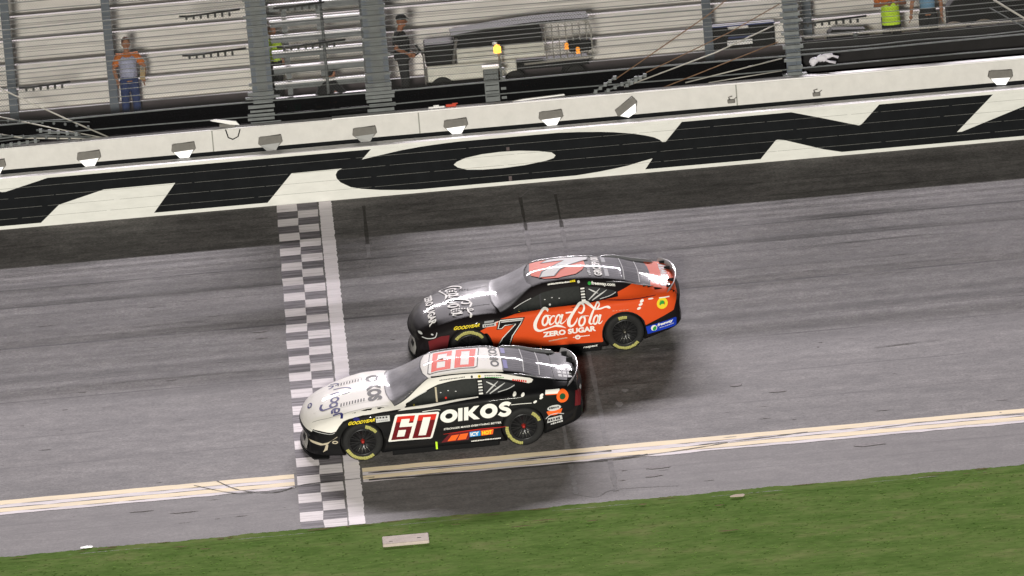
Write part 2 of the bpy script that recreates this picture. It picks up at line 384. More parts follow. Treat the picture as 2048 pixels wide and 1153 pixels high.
WH = {
 'W1': [(-9.9, 2.062), (-9.75, 1.95), (-9.47, 1.862), (-9.4, 1.862), (-8.57, 2.062)],
 'W2': [(-8.78, 1.20), (-8.4, 1.52), (-7.51, 1.74), (-6.13, 1.745), (-6.59, 1.20)],
 'W3': [(-4.39, 1.2), (-3.88, 1.73), (-2.9, 1.74), (-2.99, 1.7), (-3.03, 1.63), (-3.02, 1.56), (-2.95, 1.47), (-2.76, 1.36), (-2.56, 1.31), (-2.2, 1.255), (-1.82, 1.22), (-1.5, 1.2)],
 'W4': [(-2.31, 2.062), (-2.5, 1.88), (-1.75, 1.99), (-1.33, 2.03), (-.9, 2.053), (-.6, 2.062)],
 'W4b': [(1.35, 2.062), (1.75, 2.04), (2.14, 2.008), (2.39, 1.98), (2.76, 1.92), (3.01, 1.86), (3.17, 1.81), (3.28, 1.75), (3.32, 1.705), (3.39, 1.705), (3.73, 2.062)],
 'W5': [(-.74, 1.62), (-.68, 1.67), (-.51, 1.73), (-.19, 1.775), (.18, 1.79), (.55, 1.78), (.92, 1.74), (1.17, 1.69), (1.24, 1.63), (1.2, 1.58), (1.05, 1.54), (.63, 1.49), (.2, 1.47), (-.2, 1.475), (-.49, 1.50), (-.67, 1.56)],
 'W6': [(1.6, 1.2), (2.07, 1.235), (2.29, 1.26), (2.61, 1.3), (2.89, 1.36), (3.11, 1.4), (2.95, 1.2)],
 'W7': [(5.2, 1.2), (5.52, 1.54), (5.56, 1.55), (5.69, 1.53), (6.45, 1.28), (6.79, 1.2)],
 'W8': [(5.86, 2.062), (6.49, 1.885), (7.08, 1.71), (7.16, 1.69), (7.21, 1.71), (7.58, 2.062)],
 'W9': [(9.8, 2.062), (9.05, 1.39), (9.15, 1.39), (10.39, 1.78), (11.2, 2.062)],
 'W10': [(-12.6, 1.2), (-11.0, 1.2), (-10.6, 1.5), (-11.6, 1.95), (-11.8, 2.062), (-12.6, 2.062)],
 'W11': [(11.2, 1.2), (11.5, 1.45), (12.3, 1.45), (12.5, 1.2)],
}
for k, p in WH.items():
    mb.poly([(x, -.006, z) for x, z in p], mi=1, ext=(0, .0025, 0))
mb.build('painted_letters', [M_BLK, M_CREAM], bar)
mb = MB()
random.seed(2)
for k in range(1, n_t):
    z = Z_WALL + th_*k*1.0
    x = -12.0
    while x < 13:
        l = random.uniform(.5, 2.2); mb.box(x, x+l, -.0085, -.0065, z-.0022, z+.0016+random.random()*.001); x += l+random.uniform(.0, .12)
mb.build('tube_seams', M_SEAM, bar)
for z0_, z1_, w_ in ((1.205, 1.30, .03), (1.80, 1.87, .03)):
    mb = MB(); mb.box(.33-w_, .33+w_, -.0115, -.0095, z0_, z1_); mb.build('joint_stain', M_STAIN, bar)
cw = thing('retaining_wall', 'cream concrete retaining wall standing behind the lettered barrier', 'wall', (0, 6.22, 0))
mb = MB(); mb.box(-60, 60, 0, .34, .8, 2.575, bev=.012); mb.build('concrete', M_CONC, cw)
mb = MB(); mb.box(-60, 60, -.006, -.002, .9, 2.163); mb.build('gap_shade', M_BLK, cw)  # black strip paints the shade of the gap behind the barrier
mb = MB(); mb.box(-60, -3.0, .0, .36, 2.577, 2.585); mb.box(-3.0, 60, .0, .36, 2.577, 2.600); mb.build('coping', M_TOPW, cw)
mb = MB()
for x in (-11.2, -5.35, -1.32, 4.9, 10.9): mb.box(x-.012, x+.012, -.004, -.002, 1.2, 2.57)
mb.build('expansion_joint', mat('joint_grey', (.28, .28, .26), .8), cw)
# ================================================================ the race cars
def smooth1(a, k):
    for _ in range(k):
        b = a.copy(); b[1:-1] = .25*a[:-2]+.5*a[1:-1]+.25*a[2:]; a = b
    return a
ST = np.array([
 #  X     zt    y1   z1    y2   z2    y3   z3    y4   z4    z5
 [-2.435, 0.490, 0.500, 0.480, 0.640, 0.450, 0.700, 0.400, 0.740, 0.260, 0.120],
 [-2.400, 0.585, 0.540, 0.575, 0.700, 0.540, 0.770, 0.470, 0.810, 0.280, 0.100],
 [-2.330, 0.655, 0.580, 0.645, 0.750, 0.610, 0.830, 0.530, 0.870, 0.300, 0.095],
 [-2.200, 0.737, 0.600, 0.727, 0.790, 0.680, 0.880, 0.600, 0.920, 0.340, 0.090],
 [-2.000, 0.810, 0.610, 0.800, 0.810, 0.770, 0.920, 0.670, 0.955, 0.400, 0.085],
 [-1.700, 0.875, 0.620, 0.865, 0.830, 0.860, 0.955, 0.760, 0.985, 0.450, 0.080],
 [-1.400, 0.920, 0.640, 0.910, 0.840, 0.910, 0.970, 0.820, 1.000, 0.500, 0.080],
 [-1.050, 0.950, 0.660, 0.940, 0.850, 0.915, 0.960, 0.835, 0.985, 0.500, 0.080],
 [-0.850, 0.967, 0.690, 0.947, 0.840, 0.885, 0.945, 0.840, 0.975, 0.500, 0.080],
 [-0.550, 1.112, 0.660, 1.052, 0.810, 0.890, 0.935, 0.850, 0.970, 0.500, 0.080],
 [-0.200, 1.278, 0.600, 1.231, 0.790, 0.905, 0.930, 0.862, 0.970, 0.500, 0.080],
 [0.000, 1.320, 0.575, 1.281, 0.785, 0.920, 0.930, 0.872, 0.970, 0.500, 0.080],
 [0.400, 1.343, 0.565, 1.308, 0.785, 0.940, 0.930, 0.890, 0.972, 0.500, 0.080],
 [0.800, 1.328, 0.565, 1.294, 0.790, 0.955, 0.935, 0.910, 0.980, 0.500, 0.080],
 [1.150, 1.283, 0.570, 1.251, 0.800, 0.970, 0.950, 0.925, 0.995, 0.500, 0.080],
 [1.450, 1.223, 0.580, 1.196, 0.810, 0.980, 0.965, 0.935, 1.005, 0.520, 0.080],
 [1.750, 1.125, 0.600, 1.095, 0.810, 0.982, 0.955, 0.940, 0.995, 0.540, 0.140],
 [2.000, 1.060, 0.630, 1.040, 0.810, 0.975, 0.935, 0.930, 0.970, 0.560, 0.200],
 [2.200, 1.010, 0.660, 1.000, 0.790, 0.965, 0.905, 0.915, 0.940, 0.570, 0.245],
 [2.360, 0.985, 0.660, 0.975, 0.760, 0.945, 0.865, 0.890, 0.900, 0.570, 0.285],
 [2.450, 0.930, 0.640, 0.920, 0.730, 0.890, 0.820, 0.830, 0.860, 0.560, 0.320],
 [2.500, 0.800, 0.600, 0.790, 0.700, 0.770, 0.760, 0.720, 0.800, 0.560, 0.370]])
def build_body():
    xs = np.unique(np.concatenate([np.linspace(-2.435, -2.2, 18), np.linspace(-2.2, 2.3, 170), np.linspace(2.3, 2.5, 14)]))
    cols = []
    fx = np.linspace(ST[0, 0], ST[-1, 0], 1000)
    for c in range(1, ST.shape[1]):
        f = np.interp(fx, ST[:, 0], ST[:, c]); e0, e1 = f[0], f[-1]
        f = smooth1(f, 90); f[0] = e0; f[-1] = e1
        cols.append(np.interp(xs, fx, f))
    bm = bmesh.new(); rings = []
    NS = (10, 8, 6, 8, 10, 6)
    for i, x in enumerate(xs):
        zt, y1, z1, y2, z2, y3, z3, y4, z4, z5 = [c[i] for c in cols]
        y5 = y4-.015
        ctrl = [(0, zt), (y1, z1), (y2, z2), (y3, z3), (y4, z4), (y5, z5+.03), (y5-.04, z5), (0, z5)]
        P_ = []
        seg = [12, 9, 6, 10, 10, 2, 3]
        for (a, b), n_ in zip(zip(ctrl, ctrl[1:]), seg):
            for k in range(n_): 
                t = k/n_; P_.append((a[0]+(b[0]-a[0])*t, a[1]+(b[1]-a[1])*t))
        P_.append(ctrl[-1]); P_ = np.array(P_)
        # roof crown
        full = np.vstack([P_, P_[-2:0:-1]*[-1, 1]])   # closed loop
        yy = full[:, 0].copy(); zz = full[:, 1].copy()
        for _ in range(3):
            yy = .25*np.roll(yy, 1)+.5*yy+.25*np.roll(yy, -1); zz = .25*np.roll(zz, 1)+.5*zz+.25*np.roll(zz, -1)
        ring = []
        s = min(max((-.1-x)/2.1, 0), 1); s = s*s*(3-2*s)
        s2 = min(max((x-1.5)/1.0, 0), 1)
        for y, z in zip(yy, zz):
            X = x + .26*s*y*y - .13*s2*y*y
            # rocker undercut and door dish
            d = 0
            if z < .8 and abs(y) > .8: d = .010*math.exp(-((z-.30)/.10)**2)*math.exp(-((x)/.9)**4)
            ring.append(bm.verts.new((X, y-math.copysign(d, y), z)))
        rings.append(ring)
    n = len(rings[0])
    for A, B_ in zip(rings, rings[1:]):
        for k in range(n):
            f = bm.faces.new((A[k], A[(k+1) % n], B_[(k+1) % n], B_[k])); f.smooth = True
    for R_, dx in ((rings[0], -.008), (rings[-1], .008)):
        c = bm.verts.new(sum((v.co for v in R_), Vector())/n + Vector((dx, 0, 0)))
        for k in range(n):
            f = bm.faces.new((R_[k], R_[(k+1) % n], c)); f.smooth = True
    bmesh.ops.recalc_face_normals(bm, faces=bm.faces)
    me = bpy.data.meshes.new('body'); bm.to_mesh(me); bm.free()
    ob = bpy.data.objects.new('body_tmp', me); COL.objects.link(ob)
    cb = bmesh.new()
    for sx in (-1.395, 1.395):
        for sy in (-1, 1):
            r = bmesh.ops.create_cone(cb, cap_ends=True, segments=64, radius1=.395, radius2=.395, depth=.5,
                                      matrix=Matrix.Translation((sx, sy*.93, .345)) @ Matrix.Rotation(pi/2, 4, 'X'))
    cm = bpy.data.meshes.new('cut'); cb.to_mesh(cm); cb.free()
    co = bpy.data.objects.new('cut', cm); COL.objects.link(co)
    md = ob.modifiers.new('b', 'BOOLEAN'); md.object = co; md.operation = 'DIFFERENCE'; md.solver = 'EXACT'
    dg = bpy.context.evaluated_depsgraph_get(); dg.update()
    out = bpy.data.meshes.new_from_object(ob.evaluated_get(dg))
    bpy.data.objects.remove(ob); bpy.data.objects.remove(co)
    # a clean BVH of the uncut shell for decals
    return out, me
BODY_MESH, SHELL = build_body()
def bvh_of(me):
    me.calc_loop_triangles()
    return BVHTree.FromPolygons([v.co.copy() for v in me.vertices], [tuple(p.vertices) for p in me.polygons])
bmt = bmesh.new(); bmt.from_mesh(SHELL); bmesh.ops.triangulate(bmt, faces=bmt.faces); bmt.to_mesh(SHELL); bmt.free()
SH_V = [v.co.copy() for v in SHELL.vertices]; SH_N = [v.normal.copy() for v in SHELL.vertices]
SH_T = [tuple(p.vertices) for p in SHELL.polygons]
BVH = BVHTree.FromPolygons(SH_V, SH_T)
def shell_hit(o, d):
    loc, nrm, idx, dist = BVH.ray_cast(Vector(o), Vector(d))
    if loc is None: return None
    a, b, c = SH_T[idx]; A, B_, C_ = SH_V[a], SH_V[b], SH_V[c]
    v0, v1, v2 = B_-A, C_-A, loc-A
    d00, d01, d11, d20, d21 = v0.dot(v0), v0.dot(v1), v1.dot(v1), v2.dot(v0), v2.dot(v1)
    den = d00*d11-d01*d01
    if abs(den) < 1e-14: return loc, nrm
    v = (d11*d20-d01*d21)/den; w_ = (d00*d21-d01*d20)/den
    n = (SH_N[a]*(1-v-w_)+SH_N[b]*v+SH_N[c]*w_).normalized()
    return loc, n
CAR_POSE = {'60': (-1.66, -6.50, .8), '7': (.41, -2.60, 1.3)}
def car_matrix(c):
    x0, v0, yw = CAR_POSE[c]
    return Matrix.Rotation(BANK, 4, 'X') @ Matrix.Translation((x0, v0, 0)) @ Matrix.Rotation(radians(yw), 4, 'Z')
# ---------------------------------------------------------------- liveries
def paint(name, col, rough=.6, coat=.28, metal=0, **k): return mat(name, col, rough, metal, coat, **dict(dict(spec=.12, crough=.065), **k))
CP = {}
def C_(name, col, **k):
    if name not in CP: CP[name] = paint('livery_'+name, col, **k)
    return CP[name]
C_('black', (.0055, .0055, .0065)); C_('cream', (.78, .75, .72)); C_('red', (.64, .072, .014)); C_('white', (.80, .78, .76)); C_('matt_black', (.008, .008, .009), coat=.03)
C_('numred', (.60, .025, .015)); C_('maroon', (.13, .006, .010)); C_('blue', (.02, .02, .14), coat=.08); C_('orange', (.85, .13, .02)); C_('roofred', (.74, .045, .008), coat=.06)
C_('yellow', (.80, .62, .03)); C_('grey', (.30, .30, .32)); C_('silver', (.55, .55, .56)); C_('plate_blue', (.01, .04, .42))
C_('green', (.03, .30, .05)); C_('darkred', (.13, .012, .016)); C_('skyblue', (.02, .25, .62)); C_('beige', (.48, .42, .32))
C_('glass_band', (.12, .11, .36)); C_('darkgreen', (.01, .08, .03)); C_('charcoal', (.035, .035, .04)); C_('hoodblack', (.008, .006, .007))
def ell(cx, cy, rx, ry, n=28, rot=0):
    return [(cx+rx*cos(a)*cos(rot)-ry*sin(a)*sin(rot), cy+rx*cos(a)*sin(rot)+ry*sin(a)*cos(rot)) for a in [2*pi*k/n for k in range(n)]]
def arc(cx, cy, r, a0, a1, n=14): return [(cx+r*cos(radians(a0+(a1-a0)*k/n)), cy+r*sin(radians(a0+(a1-a0)*k/n))) for k in range(n+1)]
def P_tris(outer, *holes):
    loops = [[Vector((x, y, 0)) for x, y in L] for L in (outer,)+holes]
    flat = [(v.x, v.y) for L in loops for v in L]
    return flat, [tuple(t) for t in tessellate_polygon(loops)]
def catmull(P_, n=8, closed=False):
    P_ = [np.array(p, float) for p in P_]; out = []; m = len(P_)
    for i in range(m if closed else m-1):
        g = (lambda k: P_[k % m]) if closed else (lambda k: P_[min(max(k, 0), m-1)])
        p0, p1, p2, p3 = g(i-1), g(i), g(i+1), g(i+2)
        for k in range(n):
            t = k/n; out.append(.5*((2*p1)+(-p0+p2)*t+(2*p0-5*p1+4*p2-p3)*t*t+(-p0+3*p1-3*p2+p3)*t**3))
    if not closed: out.append(P_[-1])
    return out
def R_tris(pts, wd, closed=False, n=8, smooth=True):
    """ribbon; pts (x,y) or (x,y,width)"""
    P_ = [p if len(p) == 3 else (*p, wd) for p in pts]
    S = catmull(P_, n, closed) if smooth else [np.array(p, float) for p in P_]
    V = []; F = []; m = len(S)
    for i, p in enumerate(S):
        a = S[(i-1) % m] if closed else S[max(i-1, 0)]; b = S[(i+1) % m] if closed else S[min(i+1, m-1)]
        t = (b-a)[:2]; t = t/(np.linalg.norm(t)+1e-9); nn = np.array((-t[1], t[0]))*p[2]*.5
        V += [tuple(p[:2]+nn), tuple(p[:2]-nn)]
    for i in range(m if closed else m-1):
        a, b = 2*i, 2*((i+1) % m); F += [(a, a+1, b+1), (a, b+1, b)]
    return V, F
_tc = {}
def T_tris(txt, bold=.02, shear=0):
    """built-in font text normalised to width 1, cap height 1; returns also aspect"""
    key = (txt, bold, shear)
    if key not in _tc:
        cu = bpy.data.curves.new('t', 'FONT'); cu.body = txt; cu.offset = bold; cu.shear = shear; cu.resolution_u = 3
        ob = bpy.data.objects.new('t', cu); COL.objects.link(ob)
        dg = bpy.context.evaluated_depsgraph_get(); dg.update()
        me = bpy.data.meshes.new_from_object(ob.evaluated_get(dg))
        V = [(v.co.x, v.co.y) for v in me.vertices]; F = [tuple(p.vertices) for p in me.polygons]
        bpy.data.objects.remove(ob); bpy.data.meshes.remove(me)
        x0 = min(v[0] for v in V); x1 = max(v[0] for v in V); y1 = .70
        _tc[key] = ([((a-x0)/(x1-x0), b/y1) for a, b in V], F)
    return _tc[key]
def affine(tr, o, ex, ey):
    V, F = tr; return [(o[0]+a*ex[0]+b*ey[0], o[1]+a*ex[1]+b*ey[1]) for a, b in V], F
def T_at(txt, o, ex, ey, bold=.02, shear=0): return affine(T_tris(txt, bold, shear), o, ex, ey)
def dashes(o, ex, ey, n, seed=1, gap=.25):
    """lettering too small to read: a row of uneven little strokes"""
    rnd = random.Random(seed); V = []; F = []
    for i in range(n):
        a = i/n; b = (i+1-gap*rnd.uniform(.5, 1.6))/n; h0 = rnd.choice((0, 0, .1)); h1 = rnd.choice((1, .8, 1, .9))
        q = [(a, h0), (b, h0), (b, h1), (a, h1)]; k = len(V)
        V += [(o[0]+u*ex[0]+v*ey[0], o[1]+u*ex[1]+v*ey[1]) for u, v in q]; F.append((k, k+1, k+2, k+3))
    return V, F
class Livery:
    """polygons laid on the body shell: side (x,z), top (x,y), front (y,z)"""
    def __init__(s): s.V = []; s.N = []; s.F = []; s.mats = []
    def mi(s, m):
        if m not in s.mats: s.mats.append(m)
        return s.mats.index(m)
    def add(s, proj, tr, m, off=.003, step=.04, ymin=.5, filt=None, smax=None):
        V, F = tr; off = off + (.0035 if isinstance(m, str) and m not in ('cream', 'red') else 0); m = CP[m] if isinstance(m, str) else m
        bm = bmesh.new(); vs = [bm.verts.new((a, b, 0)) for a, b in V]
        for f in F:
            try: bm.faces.new([vs[i] for i in f])
            except ValueError: pass
        xs = [v[0] for v in V]; ys = [v[1] for v in V]
        for ax, lo_, hi in ((0, min(xs), max(xs)), (1, min(ys), max(ys))):
            k = math.floor(lo_/step)+1
            while k*step < hi:
                co = [0, 0, 0]; no = [0, 0, 0]; co[ax] = k*step; no[ax] = 1
                bmesh.ops.bisect_plane(bm, geom=bm.verts[:]+bm.edges[:]+bm.faces[:], plane_co=co, plane_no=no, dist=1e-6)
                k += 1
        idx = {}; mi = s.mi(m)
        for v in bm.verts:
            a, b = v.co.x, v.co.y
            if proj == 'side': h = shell_hit((a, -3, b), (0, 1, 0))
            elif proj == 'far': h = shell_hit((a, 3, b), (0, -1, 0))
            elif proj == 'top': h = shell_hit((a, b, 4), (0, 0, -1))
            elif proj == 'front': h = shell_hit((-5, a, b), (1, 0, 0))
            elif proj == 'rear': h = shell_hit((5, a, b), (-1, 0, 0))
            if h is None: continue
            p, n = h
            if proj == 'side' and p.y > -ymin: continue
            if proj == 'far' and p.y < ymin: continue
            if filt and not filt(p): continue
            idx[v] = len(s.V); s.V.append(p + n*(off+.002)); s.N.append(n)
        for f in bm.faces:
            if all(v in idx for v in f.verts):
                ids = [idx[v] for v in f.verts]
                nn = (s.V[ids[1]]-s.V[ids[0]]).cross(s.V[ids[2]]-s.V[ids[0]])
                if nn.dot(s.N[ids[0]]) < 0: ids = ids[::-1]
                s.F.append((ids, mi))
        bm.free(); return s
    def both(s, tr, m, off=.005, **k):
        s.add('side', tr, m, off, **k); s.add('far', tr, m, off, **k); return s
    def build(s, name, parent, base=None):
        """base: mesh to merge under the livery"""
        V = []; F = []; MI = []; sm = []
        mats = []
        loopn = []
        if base is not None:
            bme, bmat = base; bme.update()
            V += [v.co.copy() for v in bme.vertices]
            cn = [Vector(c.vector) for c in bme.corner_normals]
            for p in bme.polygons:
                F.append(tuple(p.vertices)); MI.append(0 if bmat[1] is None or not bmat[2](p) else 1); loopn += [cn[l] for l in p.loop_indices]
            mats += [bmat[0]] + ([bmat[1]] if bmat[1] else [])
        k0 = len(V); m0 = len(mats)
        V += s.V
        for ids, mi in s.F:
            F.append(tuple(i+k0 for i in ids)); MI.append(mi+m0); loopn += [s.N[i] for i in ids]
        me = bpy.data.meshes.new(name); me.from_pydata(V, [], F)
        for m in mats+s.mats: me.materials.append(m)
        me.polygons.foreach_set('material_index', MI); me.polygons.foreach_set('use_smooth', [True]*len(F))
        me.update()
        if len(me.polygons) == len(F): me.normals_split_custom_set([tuple(n) for n in loopn])
        o = bpy.data.objects.new(name, me); return link(o, parent)

M_GLASS = mat('race_window', (.15, .145, .165), .5, coat=.6, var=.55, vscale=4, spec=.1, crough=.08)
M_RGLASS = mat('rear_glass', (.12, .115, .135), .6, coat=.35, spec=.05, crough=.05, var=.3, vscale=4)
M_NET = mat('window_opening_net', (.012, .014, .014), .6, var=.6, vscale=18, coat=.1)
M_ARCH = mat('wheel_well', (.008, .008, .008), .9)
M_TYRE = mat('tyre_rubber', (.016, .016, .017), .75, var=.3, vscale=20)
M_TYEL = mat('tyre_lettering', (.42, .40, .13), .7, var=.35, vscale=40)
M_RIM = mat('wheel_rim', (.035, .035, .038), .32, metal=.6)
M_SPOKE_HI = mat('spoke_highlight', (.38, .38, .36), .3, metal=.8)
M_NUTR = mat('wheel_nut_red', (.34, .025, .02), .5)
M_NUTK = mat('wheel_nut_dark', (.16, .15, .13), .3, metal=.7)
M_SKIRT = mat('skirt_black', (.009, .009, .010), .8, spec=.1)
M_QGLASS = mat('dark_quarter_glass', (.03, .03, .033), .35, coat=.6)
M_SPOIL = mat('spoiler_plate', (.30, .29, .31), .28, coat=1)
M_RAILM = mat('roof_rail_grey', (.10, .10, .11), .6, coat=.1)

# --- script lettering: strokes in the plane of the door, (a,b) pen coordinates
SCRIPT = [
 ([(955, 285, 34), (925, 268, 26), (880, 275, 26), (820, 325, 34), (765, 410, 50), (738, 490, 56), (752, 560, 48), (810, 588, 34), (880, 572, 24), (990, 535, 18), (1060, 512, 26), (1110, 508, 40), (1180, 522, 22), (1245, 547, 3)], 0),
 (ell(905, 425, 42, 78, 20, .30), 30), ([(905, 350, 20), (950, 345, 16), (1000, 350, 8)], 0),
 ([(1060, 362, 32), (1030, 350, 18), (995, 385, 26), (972, 440, 34), (985, 488, 26), (1030, 470, 14), (1060, 430, 8)], 0),
 (ell(1110, 405, 34, 72, 20, .30), 26), ([(1185, 325, 34), (1160, 400, 36), (1150, 460, 28), (1180, 472, 18), (1240, 420, 8), (1262, 380, 5)], 0),
 ([(1235, 305, 22), (1335, 292, 22)], 0),
 ([(1440, 290, 18), (1490, 305, 26), (1530, 250, 30), (1530, 200, 26), (1480, 185, 26), (1400, 245, 36), (1325, 350, 48), (1285, 440, 58), (1300, 510, 46), (1360, 500, 28), (1410, 430, 22), (1425, 380, 8)], 0),
 ([(1480, 185, 14), (1560, 170, 30), (1640, 195, 34), (1700, 232, 30), (1790, 235, 24), (1880, 205, 22), (1930, 208, 38), (1958, 222, 20)], 0),
 (ell(1500, 435, 44, 76, 20, .30), 30), ([(1500, 360, 18), (1560, 350, 12), (1610, 350, 8)], 0),
 ([(1715, 255, 10), (1770, 200, 20), (1780, 165, 18), (1740, 170, 18), (1690, 250, 26), (1645, 360, 36), (1620, 450, 34), (1650, 480, 20), (1690, 450, 8)], 0),
 (ell(1725, 410, 34, 72, 20, .30), 26), ([(1800, 325, 34), (1780, 400, 36), (1768, 455, 28), (1795, 468, 18), (1835, 420, 6)], 0),
]
def script(mapf):
    V = []; F = []
    for pts, w_ in SCRIPT:
        closed = w_ > 0
        t = R_tris([(p[0], p[1]) if closed else p for p in pts], w_ or 10, closed=closed, n=4)
        k = len(V); V += [mapf(a, b) for a, b in t[0]]; F += [tuple(i+k for i in f) for f in t[1]]
    return V, F
SWASH = [(0, 0)]
# --- block letters for the yogurt name
def glyph(ch):
    if ch == 'O': return P_tris(ell(.5, .5, .52, .52, 32), ell(.5, .5, .22, .22, 24)), 1.0
    if ch == 'I': return P_tris([(0, 0), (.26, 0), (.26, 1), (0, 1)]), .30
    if ch == 'K': return P_tris([(0, 0), (.26, 0), (.26, .36), (.60, 0), (.95, 0), (.50, .52), (.92, 1), (.58, 1), (.26, .64), (.26, 1), (0, 1)]), .93
    if ch == 'S': return R_tris([(.72, .78, .25), (.56, .88, .25), (.34, .88, .25), (.18, .74, .25), (.30, .58, .25), (.55, .46, .25), (.66, .28, .26), (.50, .12, .25), (.28, .12, .25), (.07, .26, .25)], .25), .82
def block_word(word, mapf):
    V = []; F = []; x = 0; tot = sum(glyph(c)[1]+.05 for c in word)-.05
    for c in word:
        (gv, gf), wd = glyph(c); k = len(V)
        V += [mapf((x+a*1.0)/tot, b) for a, b in gv]; F += [tuple(i+k for i in f) for f in gf]; x += wd+.05
    return V, F
def rect(a, b, c, d): return [(a, c), (b, c), (b, d), (a, d)]
def quadmap(pts, mf): return P_tris([mf(u, v) for u, v in pts])

ARCH_R = .415
def front_arch(a0, a1): return arc(-1.395, .345, ARCH_R, a0, a1)
def rear_arch(a0, a1): return arc(1.395, .345, ARCH_R, a0, a1)

WS = [(-.80, -.815), (-.875, -.60), (-.915, -.33), (-.92, 0), (-.915, .33), (-.875, .60), (-.80, .815), (-.17, .545), (-.25, .3), (-.275, 0), (-.25, -.3), (-.17, -.545)]
RG = [(1.12, -.535), (1.5, -.56), (1.93, -.605), (1.975, -.3), (1.985, 0), (1.975, .3), (1.93, .605), (1.5, .56), (1.12, .535), (1.15, 0)]
SW = [(-.63, .868), (-.40, .985), (-.157, 1.088), (-.02, 1.14), (.2, 1.175), (.42, 1.19), (.655, 1.188), (.655, .955), (.25, .915), (-.19, .885)]
QW = [(.765, 1.175), (1.0, 1.14), (1.27, 1.07), (1.31, 1.03), (1.0, .955), (.765, .945)]

def livery60():
    L = Livery(); A = L.add
    # hood, nose, roof in cream
    A('top', P_tris([(-2.60, -.90), (-.60, -.90), (-.60, .90), (-2.60, .90)]), 'cream', .005, filt=lambda p: p.z > .60 and abs(p.y) < .87)
    L.both(P_tris([(-2.36, .55), (-2.25, .575), (-2.11, .574), (-1.92, .553), (-1.84, .575), (-1.78, .66), (-1.70, .735), (-1.6, .774), (-1.354, .828), (-1.0, .858), (-.62, .862), (-.62, 1.0), (-1.5, 1.0), (-2.4, .80)]), 'cream', .006, ymin=.45)
    A('front', P_tris([(-.72, .53), (.72, .53), (.72, .72), (-.72, .72)]), 'cream', .006)
    A('top', P_tris([(-.30, -.60), (1.13, -.60), (1.13, .60), (-.30, .60)]), 'cream', .005, filt=lambda p: abs(p.y) < .585)
    strip_ = [(-.9, .875), (-.66, .885), (-.40, 1.0), (-.157, 1.107), (-.02, 1.155), (.2, 1.188), (.42, 1.203), (.9, 1.19), (1.37, 1.095), (1.54, 1.05), (1.60, 1.055), (1.63, 1.085), (1.58, 1.11), (1.1, 1.22), (.95, 1.245), (.3, 1.29), (-.14, 1.26), (-.5, 1.08), (-.85, .93)]
    L.both(P_tris(strip_), 'cream', .0068, ymin=.5)
    L.add('side', R_tris([(-.25, 1.235, .012), (.1, 1.268, .014), (.5, 1.275, .014), (1.0, 1.245, .014)], .012), 'black', .006)
    L.both(P_tris([(-.75, .845), (-.33, .853), (-.19, .858), (.25, .898), (.655, .925), (.655, .935), (.25, .917), (-.19, .888), (-.62, .875)]), 'cream', .0076)
    A('side', R_tris([(-.33, .80), (-.1, .812), (-.02, .80)], .010), 'white', .005)
    # hood lettering and louvres
    for sg in (-1, 1): A('top', R_tris([(-2.22, sg*.60), (-1.9, sg*.74), (-1.5, sg*.80), (-.9, sg*.82)], .007), 'charcoal', .005)
    A('top', T_at('OIKOS', (-1.215, .58), (0, -1.16), (.215, 0), .06), 'matt_black', .006)
    kro = [([(-1.80, .30), (-1.62, .26), (-1.52, .18), (-1.50, .08), (-1.56, 0), (-1.66, -.03)], .030), ([(-1.86, .10), (-1.74, .10), (-1.70, .04), (-1.73, -.02)], .032),
           (ell(-1.80, -.17, .062, .085), .03, 1), (ell(-1.83, -.36, .062, .080), .03, 1), ([(-1.76, -.44), (-1.90, -.45), (-2.02, -.43), (-2.06, -.32), (-2.03, -.20)], .034),
           ([(-1.82, -.54), (-1.82, -.66), (-1.76, -.66), (-1.75, -.57), (-1.82, -.52), (-1.87, -.57), (-1.87, -.66)], .03), ([(-1.86, -.72), (-1.74, -.73), (-1.71, -.79), (-1.72, -.85)], .034),
           ([(-1.84, .62), (-1.74, .58), (-1.70, .50), (-1.76, .47)], .028), ([(-1.88, .56), (-1.80, .50), (-1.83, .42), (-1.88, .40)], .028)]
    for k in kro: A('top', R_tris(k[0], k[1]*1.3, closed=len(k) > 2), 'blue', .006)
    for sgn in (-1, 1):
        for k in range(9):
            x = -1.72+.05*k
            A('top', P_tris([(x, sgn*.40), (x+.022, sgn*.40), (x+.034, sgn*.52), (x+.012, sgn*.52)] if sgn > 0 else [(x, sgn*.52), (x+.022, sgn*.52), (x+.034, sgn*.40), (x+.012, sgn*.40)]), 'charcoal', .0065)
        A('top', R_tris([(-1.8, sgn*.56), (-1.2, sgn*.57)], .008), 'grey', .006)
        A('top', R_tris([(-2.2, sgn*.38), (-1.7, sgn*.36), (-1.0, sgn*.60)], .006), 'silver', .005)
    A('top', P_tris(ell(-2.235, 0, .042, .11)), 'blue', .006); A('top', P_tris(ell(-2.235, 0, .02, .07)), 'silver', .0075)
    # nose
    A('front', P_tris([(-.66, .40), (.60, .40), (.66, .47), (.5, .525), (-.5, .525), (-.72, .47)]), 'charcoal', .004)
    A('front', P_tris([(.5, .42), (.0, .40), (-.25, .34), (-.42, .24), (-.52, .12), (-.2, .10), (.5, .12)]), 'white', .005)  # white crescent paints a reflection on the front bumper
    A('front', P_tris([(-.30, .20), (-.10, .22), (-.08, .29), (-.27, .27)]), 'black', .0065)
    A('side', P_tris([(-2.31, .40), (-2.20, .385), (-2.08, .36), (-1.99, .385), (-1.92, .42), (-1.82, .49), (-1.83, .47), (-1.95, .40), (-2.00, .345), (-2.12, .325), (-2.25, .35), (-2.31, .375)]), 'beige', .005)
    A('side', P_tris(ell(-1.87, .385, .05, .028)), 'beige', .0055); A('side', P_tris(ell(-1.87, .385, .03, .012)), 'black', .007)
    A('side', P_tris([(-2.03, .34), (-1.99, .34), (-2.01, .25), (-2.09, .20), (-2.06, .26)]), 'beige', .005)
